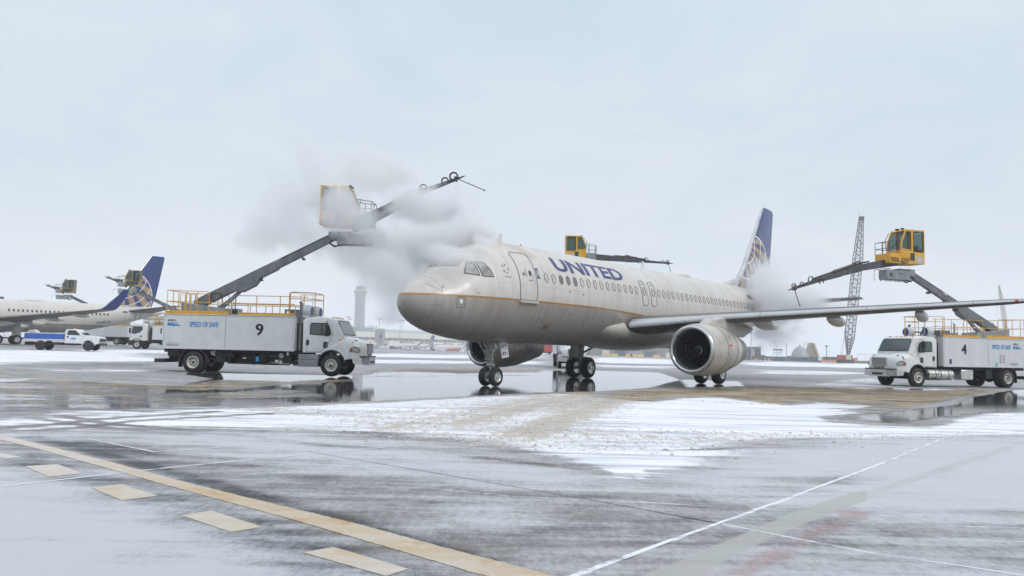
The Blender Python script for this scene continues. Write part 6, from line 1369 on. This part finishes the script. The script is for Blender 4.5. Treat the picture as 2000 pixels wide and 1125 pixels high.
# ------------------------------------------------------------------ construction site on the right
def lattice(mb, P, hw, r, n):
    """four chords through the centre points P with half widths hw, zig-zag lacing"""
    def at(u):
        k = min(int(u * (len(P) - 1)), len(P) - 2); f = u * (len(P) - 1) - k; return P[k].lerp(P[k + 1], f), hw[k] + (hw[k + 1] - hw[k]) * f
    cs = [(-1, -1), (1, -1), (1, 1), (-1, 1)]
    rows = []
    for i in range(n + 1):
        p, w = at(i / n); rows.append([p + Vector((a_ * w, b__ * w, 0)) for a_, b__ in cs])
    for c in range(4): mb.tube([r_[c] for r_ in rows], r * 1.5, 4)
    for i in range(n):
        for c in range(4):
            a_, b__ = rows[i][c], rows[i + 1][(c + 1) % 4]
            if i % 2: a_, b__ = rows[i][(c + 1) % 4], rows[i + 1][c]
            mb.tube([a_, b__], r, 3); 
        mb.tube([rows[i][0], rows[i][1]], r, 3); mb.tube([rows[i][2], rows[i][3]], r, 3)
Y = 350; x, zb = base_at(1656, Y)
t = thing('crawler_crane', 'tall dark lattice crane on a red base beside the basket of truck 4', 'crane', (x, Y, zb))
def LP(u, v, yy=0): p = dp(u, v, Y); return Vector((p.x - x, yy, p.z - zb))
mb = MB(); lattice(mb, [LP(1656.5, 692), LP(1659.5, 660), LP(1666, 595), LP(1675.5, 505), LP(1682, 428)], [.45, 1.45, 1.55, 1.55, .7], .10, 44); mat('crane_steel', (.075, .08, .09), .5, .3); bo = mb.build('lattice_boom', 'crane_steel', t, smooth=0)
mb = MB(); q = LP(1682.5, 427); mb.box(q.x - .9, q.x + .9, -.8, .8, q.z - .8, q.z + .9); mb.tube([q + Vector((-.8, 0, .6)), q + Vector((-1.1, 0, 3.2))], .06, 4); mb.build('boom_head', 'crane_steel', bo)
mb = MB(); mb.tube([LP(1680, 432), LP(1650.5, 646)], .05, 4); mb.tube([LP(1683, 432, .6), LP(1651, 646, .6)], .05, 4); mb.tube([LP(1651, 646), LP(1643, 693)], .07, 4); mb.build('pendant_lines', 'crane_steel', t)
mb = MB(); mb.beam(LP(1655, 694), LP(1650.5, 646), .9, .5); mb.build('mast', 'metal_far', t)
mb = MB(); p0, p1 = LP(1637.5, 702), LP(1662.5, 702); mb.box(p0.x, p1.x, -1.6, 1.6, 1.3, 3.4); mb.build('machine_deck', 'red_far', t, bevel=.06); mb = MB(); mb.box(p1.x - 3, p1.x - 1.0, -2.4, -1.62, 1.5, 3.5); mb.build('driver_cab', 'cream_wall', t)
for s in (-1, 1): mb = MB(); mb.slices([(s * 2.6 - .5, [(p0.x + .6, 0), (p0.x, .6), (p0.x + .6, 1.2), (p1.x - .2, 1.2), (p1.x + .4, .6), (p1.x - .2, 0)]), (s * 2.6 + .5, [(p0.x + .6, 0), (p0.x, .6), (p0.x + .6, 1.2), (p1.x - .2, 1.2), (p1.x + .4, .6), (p1.x - .2, 0)])]); mb.build('crawler_track', 'dark_far', t)
Y = 450; x, zb = base_at(1964, Y); t = thing('lattice_crane', 'pale thin lattice crane at the right edge above truck 4', 'crane', (x, Y, zb))
def LP2(u, v): p = dp(u, v, 450); return Vector((p.x - x, 0, p.z - zb))
mb = MB(); lattice(mb, [LP2(1964.5, 652), LP2(1961.5, 622), LP2(1956, 584), LP2(1951, 557)], [.7, .8, .6, .2], .11, 22); mb.build('lattice_boom', 'pale_lattice', t, smooth=0)
mb = MB(); mb.beam(LP2(1964.5, 652), Vector((LP2(1964.5, 652).x + .5, 0, 3)), 2.2, 2.2); mb.build('mast', 'pale_lattice', t); mb = MB(); mb.box(-4, 4, -3, 3, 0, 3.2); mb.build('machine_deck', 'metal_far', t, bevel=.1); mb = MB(); mb.tube([LP2(1950.5, 558), LP2(1943, 700)], .05, 3); mb.build('hoist_line', 'metal_far', t)
Y = 440
t, w, h_ = block('site_container', 'dark steel container right behind the near engine', 'container', 1465, 1486, 678.5, Y, 'dark_far', 5, [('door', .1, .45, .05, .9, 'metal_far')])
# spoil heap
x0, x1 = dx(1440, 452), dx(1600, 452); zb = tz((x0 + x1) / 2, 452)
mb = MB(); n = 40; ring0 = []; prof_ = []
for i in range(n + 1):
    u = i / n; hgt = 2.6 + 1.6 * math.sin(u * 9.5 + .5) * math.sin(u * 3.1) + 1.2 * math.exp(-((u - .35) / .16) ** 2) + rnd.uniform(-.25, .25); xx = (x1 - x0) * (u - .5); prof_.append([(xx, -4, 0), (xx, -2, hgt * .6), (xx, 0, hgt), (xx, 2.5, hgt * .6), (xx, 5, 0)])
mb.loft(prof_, True, False); hp_ = mb.build('spoil_heap', 'mound_grey', None, smooth=50); hp_.location = ((x0 + x1) / 2, 452, zb); tag(hp_, 'long grey-green spoil heap behind the construction fence', 'spoil heap')
# dome and batching plant
x, zb = base_at(1562.5, 446); t = thing('storage_dome', 'round grey storage dome in the construction site', 'dome', (x, 446, zb)); rr_ = (dx(1580, 446) - dx(1545, 446)) / 2; hh_ = Zv(675.5, 1562, 446) - zb
mb = MB(); mb.lathe([(0, rr_), (hh_ * .3, rr_ * .99), (hh_ * .55, rr_ * .86), (hh_ * .75, rr_ * .66), (hh_ * .9, rr_ * .4), (hh_ * .98, rr_ * .12), (hh_, .01)], (0, 0, 0), (0, 0, 1), 24); mb.build('shell', 'metal_far', t, smooth=60); mb = MB(); mb.cyl((0, 0, hh_ - .2), (0, 0, hh_ + 1.0), .5, n=10); mb.build('vent', 'far_white', t)
x, zb = base_at(1583, 448); t = thing('batching_plant', 'tan batching plant with a sloping conveyor beside the dome', 'plant', (x, 448, zb)); k = 448 / F_PX; H = lambda v: Zv(v, 1583, 448) - zb
mb = MB(); mb.slices([(-2, [(-1 * k * 6, 0), (-6 * k, H(682)), (-2 * k, H(670)), (4 * k, H(670)), (13 * k, 0)]), (2, [(-6 * k, 0), (-6 * k, H(682)), (-2 * k, H(670)), (4 * k, H(670)), (13 * k, 0)])]); mb.build('hopper', 'tan_far', t)
mb = MB(); mb.beam((3 * k, -2.6, H(671)), (15 * k, -2.6, .3), .9, .9); mb.build('conveyor', 'tan_far', t); mb = MB()
for a_ in (-15, -9, -4, 1): mb.tube([(a_ * k, -2.5, 0), (a_ * k, -2.5, H(669))], .10, 4)
for v in (669, 674, 679): mb.tube([(-15 * k, -2.5, H(v)), (1 * k, -2.5, H(v))], .08, 4)
mb.build('scaffold', 'metal_far', t)
x, zb = base_at(1519, 430); t = thing('scaffold_tower', 'grey scaffold frame standing left of the dome', 'scaffold', (x, 430, zb)); mb = MB(); H = Zv(682, 1519, 430) - zb
for a_ in (-2, -.7, .7, 2): mb.tube([(a_, 0, 0), (a_, 0, H)], .10, 4)
for z in (.35, .7, 1.0): mb.tube([(-2.2, 0, H * z), (2.2, 0, H * z)], .10, 4)
mb.tube([(-2, 0, 0), (2, 0, H)], .08, 4); mb.build('frame', 'metal_far', t); mb = MB(); mb.box(-2.3, 2.3, -.8, .8, H * .9, H * 1.0); mb.build('deck', 'dark_far', t)
for u, v, lab, mm in ((1536, 673.5, 'pale lamp post with a bright head left of the dome', 'far_white'), (1614.5, 676, 'dark lamp post right of the tan batching plant', 'dark_far'), (1467, 650, 'thin grey pole right behind the near engine', 'metal_far')):
    x, zb = base_at(u, 425); H = Zv(v, u, 425) - zb; t = thing('lamp_post', lab, 'lamp post', (x, 425, zb)); mb = MB(); mb.tube([(0, 0, 0), (0, 0, H)], .16, 6); mb.build('pole', mm if mm != 'far_white' else 'metal_far', t); mb = MB(); mb.box(-.7, .7, -.3, .3, H - .3, H + .35); mb.build('lamp_head', mm, t, bevel=.08)
Y = 425; x0, x1 = dx(1468, Y), dx(1664, Y); zb = tz((x0 + x1) / 2, Y); t = thing('hoarding', 'dark green construction hoarding along the far snow edge', 'fence', (x0, Y, zb)); H = Zv(696.5, 1600, Y) - zb
for i in range(14):
    a_, c_ = (x1 - x0) * i / 14, (x1 - x0) * (i + 1) / 14; mb = MB(); mb.box(a_ + .05, c_ - .05, 0, .1, .2, H * (1 if i > 7 else .85) * (1 if i % 3 else .97)); mb.build('panel', 'green_screen' if i not in (2, 5) else 'mound_grey', t)
mb = MB(); a_ = dx(1598, Y) - x0; mb.box(a_, a_ + 2.0, -.06, 0, H * .3, H * .95); mb.build('notice_board', 'far_white', t)
for im, u in enumerate((1608, 1615, 1623, 1631, 1639, 1647, 1655)):
    x, zb = base_at(u, 400); t = thing('water_barrier', 'orange and white barrier under the crane, %s of seven' % ['leftmost', 'second from left', 'third from left', 'middle', 'third from right', 'second from right', 'rightmost'][im], 'barrier', (x, 400, zb), 0, 'barriers in front of the hoarding'); mb = MB(); mb.slices([(-.4, [(-.95, 0), (-.8, 1.3), (.8, 1.3), (.95, 0)]), (.4, [(-.95, 0), (-.8, 1.3), (.8, 1.3), (.95, 0)])]); mb.build('panel', 'barrier_orange', t, bevel=.08); mb = MB(); mb.box(-.8, .8, -.42, .42, .0, .35); mb.build('snow_drift', 'snow_cap', t, bevel=.1)
for im, u in enumerate((1473, 1478, 1485, 1494, 1502)):
    x, zb = base_at(u, 405); t = thing('barricade', 'small red and white barricade right of the near engine, %s of five' % ['leftmost', 'second from left', 'middle', 'second from right', 'rightmost'][im], 'barricade', (x, 405, zb), 0, 'barricades right of the engine'); mb = MB(); mb.box(-.35, .35, -.1, .1, .3, 1.3); mb.build('panel', 'red_far' if u % 2 else 'barrier_orange', t, bevel=.03); mb = MB(); mb.box(-.5, .5, -.2, .2, 0, .3); mb.build('foot', 'far_white', t)
t, w, h_ = block('rusty_shed', 'small rusty orange shed beside the crane base', 'shed', 1662, 1674, 700.5, 395, 'barrier_orange', 2.5, [('door', .3, .6, .05, .8, 'tan_far')])
Y = 390; x0, x1 = dx(1675, Y), dx(1722, Y); zb = tz(x0, Y); t = thing('mesh_gate', 'thin wire mesh gate between the rusty shed and truck 4', 'gate', (x0, Y, zb)); H = Zv(692.5, 1690, Y) - zb; mb = MB()
for a_ in (0, 1 / 3, 2 / 3, 1): mb.tube([((x1 - x0) * a_, 0, 0), ((x1 - x0) * a_, 0, H)], .07, 4)
mb.tube([(0, 0, H), (x1 - x0, 0, H)], .06, 4); mb.build('frame', 'metal_far', t)
t, w, h_ = block('low_wall', 'low grey wall behind the nose of truck 4', 'wall', 1674, 1735, 706.5, 388, 'concrete_far', .6)

# ------------------------------------------------------------------ steam
def steam(name, label, blobs, dens, domain_pad=1.03, seed=0., nscale=1.25, amp=2.7, lo=.20, hi=.80):
    """blobs: (centre Vector, radii Vector, tilt about y, strength); density = soft blobs eaten away by turbulence"""
    m = bpy.data.materials.new(name); m.use_nodes = True; nt = m.node_tree; nt.nodes.clear(); N = nt.nodes.new; L = nt.links.new
    out = N('ShaderNodeOutputMaterial'); pv_ = N('ShaderNodeVolumePrincipled'); L(pv_.outputs[0], out.inputs['Volume'])
    pv_.inputs['Color'].default_value = (.935, .943, .957, 1); pv_.inputs['Anisotropy'].default_value = .15
    P = N('ShaderNodeNewGeometry').outputs['Position']
    # turbulence
    wv = N('ShaderNodeTexNoise'); wv.inputs['Scale'].default_value = .35; wv.inputs['Detail'].default_value = 1; L(P, wv.inputs['Vector'])
    s1 = N('ShaderNodeVectorMath'); s1.operation = 'SUBTRACT'; L(wv.outputs['Color'], s1.inputs[0]); s1.inputs[1].default_value = (.5, .5, .5)
    s2 = N('ShaderNodeVectorMath'); s2.operation = 'SCALE'; L(s1.outputs[0], s2.inputs[0]); s2.inputs['Scale'].default_value = 2.6
    s3 = N('ShaderNodeVectorMath'); s3.operation = 'ADD'; L(P, s3.inputs[0]); L(s2.outputs[0], s3.inputs[1]); PW = s3.outputs[0]
    s4 = N('ShaderNodeVectorMath'); s4.operation = 'SCALE'; L(s2.outputs[0], s4.inputs[0]); s4.inputs['Scale'].default_value = .35
    s5 = N('ShaderNodeVectorMath'); s5.operation = 'ADD'; L(P, s5.inputs[0]); L(s4.outputs[0], s5.inputs[1]); PB = s5.outputs[0]
    nz = noise(nt, mapping(nt, PW, (1, 1, 1), loc=(seed, seed * .7, 0)), nscale, 7, .66)
    acc = None
    for c, r_, tilt, st in blobs:
        mp = N('ShaderNodeMapping'); mp.vector_type = 'TEXTURE'; mp.inputs['Location'].default_value = c; mp.inputs['Rotation'].default_value = (0, tilt, 0); mp.inputs['Scale'].default_value = r_
        L(PB, mp.inputs[0]); ln = N('ShaderNodeVectorMath'); ln.operation = 'LENGTH'; L(mp.outputs[0], ln.inputs[0])
        f = sstep(nt, ln.outputs['Value'], 1.0, .0, 0, st); acc = f if acc is None else val(nt, 'ADD', acc, f)
    # erode
    acc = val(nt, 'MINIMUM', acc, 1.0)
    e = sstep(nt, val(nt, 'ADD', acc, val(nt, 'MULTIPLY', val(nt, 'SUBTRACT', nz, .5), amp)), lo, hi)
    dn = val(nt, 'MULTIPLY', val(nt, 'MULTIPLY', e, val(nt, 'POWER', acc, .7)), dens)
    L(dn, pv_.inputs['Density'])
    bm = bmesh.new()
    for c, r_, tilt, st in blobs:
        M0 = Matrix.Translation(c) @ Matrix.Rotation(tilt, 4, 'Y') @ Matrix.Diagonal((r_[0] * domain_pad, r_[1] * domain_pad, r_[2] * domain_pad, 1)); bmesh.ops.create_icosphere(bm, subdivisions=3, radius=1, matrix=M0)
    me = bpy.data.meshes.new(name); bm.to_mesh(me); bm.free(); o = bpy.data.objects.new(name, me); col.objects.link(o)
    md = o.modifiers.new('r', 'REMESH'); md.mode = 'VOXEL'; md.voxel_size = .25
    dg = bpy.context.evaluated_depsgraph_get(); me2 = bpy.data.meshes.new_from_object(o.evaluated_get(dg)); o.modifiers.clear(); o.data = me2; me2.materials.clear(); me2.materials.append(m)
    tag(o, label, 'steam', kind='stuff'); return o
def blob(u, v, ru, rv, Y, ry, tilt, st):
    c = dp(u, v, Y); k = Y / F_PX; return (c, (ru * k * 1.45, ry * 1.25, rv * k * 1.45), R(tilt), st)
steam('steam_cloud', 'dense grey steam falling from the spray nozzle onto the airliner nose', [
    blob(917, 412, 15, 50, 34.5, 1.0, -27, 1.0), blob(893, 400, 20, 42, 36.5, 1.0, 0, 1.0), blob(915, 450, 46, 36, 34.0, 1.5, -10, 1.0), blob(862, 418, 56, 56, 36, 1.8, 0, 1.0), blob(870, 470, 70, 40, 33, 1.4, 0, 1.0), blob(800, 392, 60, 42, 36.6, 1.8, -20, 1.0),
    blob(740, 350, 52, 36, 37.6, 1.6, 25, .9), blob(700, 430, 62, 40, 37.4, 1.2, 0, .9), blob(656, 398, 50, 56, 36.9, 1.1, 0, 1.0), blob(665, 420, 36, 36, 36.9, 1.0, 0, .8), blob(735, 470, 56, 32, 37.4, 1.4, 0, .85), blob(820, 480, 92, 46, 34.4, 1.8, 10, 1.0), blob(880, 500, 84, 30, 29.6, 1.3, 10, .95), blob(948, 474, 30, 14, 31.0, 1.2, 25, .9)],
    1.6, seed=3.1)
steam('spray_fan', 'fan of hot spray falling from the nozzle of truck 9 onto the airliner roof', [
    blob(895, 360, 5, 12, 36.6, .3, -6, 1.0), blob(897, 374, 9, 15, 36.5, .4, -6, 1.0), blob(901, 388, 14, 20, 36.2, .6, -12, 1.0), blob(906, 408, 21, 24, 35.8, .9, -14, 1.0), blob(916, 434, 28, 28, 35.0, 1.1, -18, 1.0), blob(930, 460, 36, 24, 34.0, 1.3, -15, 1.0)],
    3.0, seed=1.1, nscale=1.8, amp=1.3, lo=-.15, hi=.5)
steam('steam_cloud', 'thin wisps of steam drifting up and left behind the basket of truck 9', [
    blob(700, 312, 62, 50, 41, 1.8, 25, 1.0), blob(600, 300, 36, 66, 41.5, 1.7, -35, 1.0), blob(770, 340, 60, 34, 40, 1.6, 25, 1.0), blob(640, 380, 90, 60, 41, 1.9, 0, 1.0), blob(545, 395, 70, 80, 42, 1.8, 0, .9), blob(500, 460, 52, 50, 42, 1.7, 0, .8), blob(600, 470, 70, 50, 42, 1.8, 0, .8),
    blob(760, 330, 50, 30, 41, 1.6, 25, 1.0), blob(745, 530, 62, 66, 41.5, 2.0, 0, .8), blob(700, 490, 80, 46, 41, 1.9, 0, .9), blob(785, 565, 46, 66, 40.5, 1.7, 0, .85), blob(820, 520, 60, 50, 40.5, 1.9, 0, 1.0), blob(770, 615, 34, 30, 41.5, 1.5, 0, .6)],
    .75, seed=5.6, nscale=1.0)
steam('steam_cloud', 'steam drifting below the spray arm of truck 4 and round the airliner tail', [
    blob(1500, 545, 48, 52, 52, 2.6, 30, .9), blob(1530, 585, 66, 42, 50, 2.8, 15, 1.0), blob(1590, 592, 64, 26, 49, 2.2, 5, .7), blob(1500, 640, 52, 50, 52, 2.4, 0, .62), blob(1545, 655, 60, 40, 54, 2.2, 0, .35)],
    1.6, seed=8.3)

# ------------------------------------------------------------------ air
mb = MB(); mb.box(-2600, 2600, -300, 5150, -60, 112)
hz = mb.build('haze', 'white_paint', None, smooth=0); hz['kind'] = 'stuff'
hm = bpy.data.materials.new('haze_air'); hm.use_nodes = True; hm.node_tree.nodes.clear()
ho = hm.node_tree.nodes.new('ShaderNodeOutputMaterial'); hv = hm.node_tree.nodes.new('ShaderNodeVolumePrincipled'); hm.node_tree.links.new(hv.outputs[0], ho.inputs['Volume'])
hv.inputs['Color'].default_value = (.93, .96, 1.0, 1); hv.inputs['Density'].default_value = .0005
hz.data.materials.clear(); hz.data.materials.append(hm)
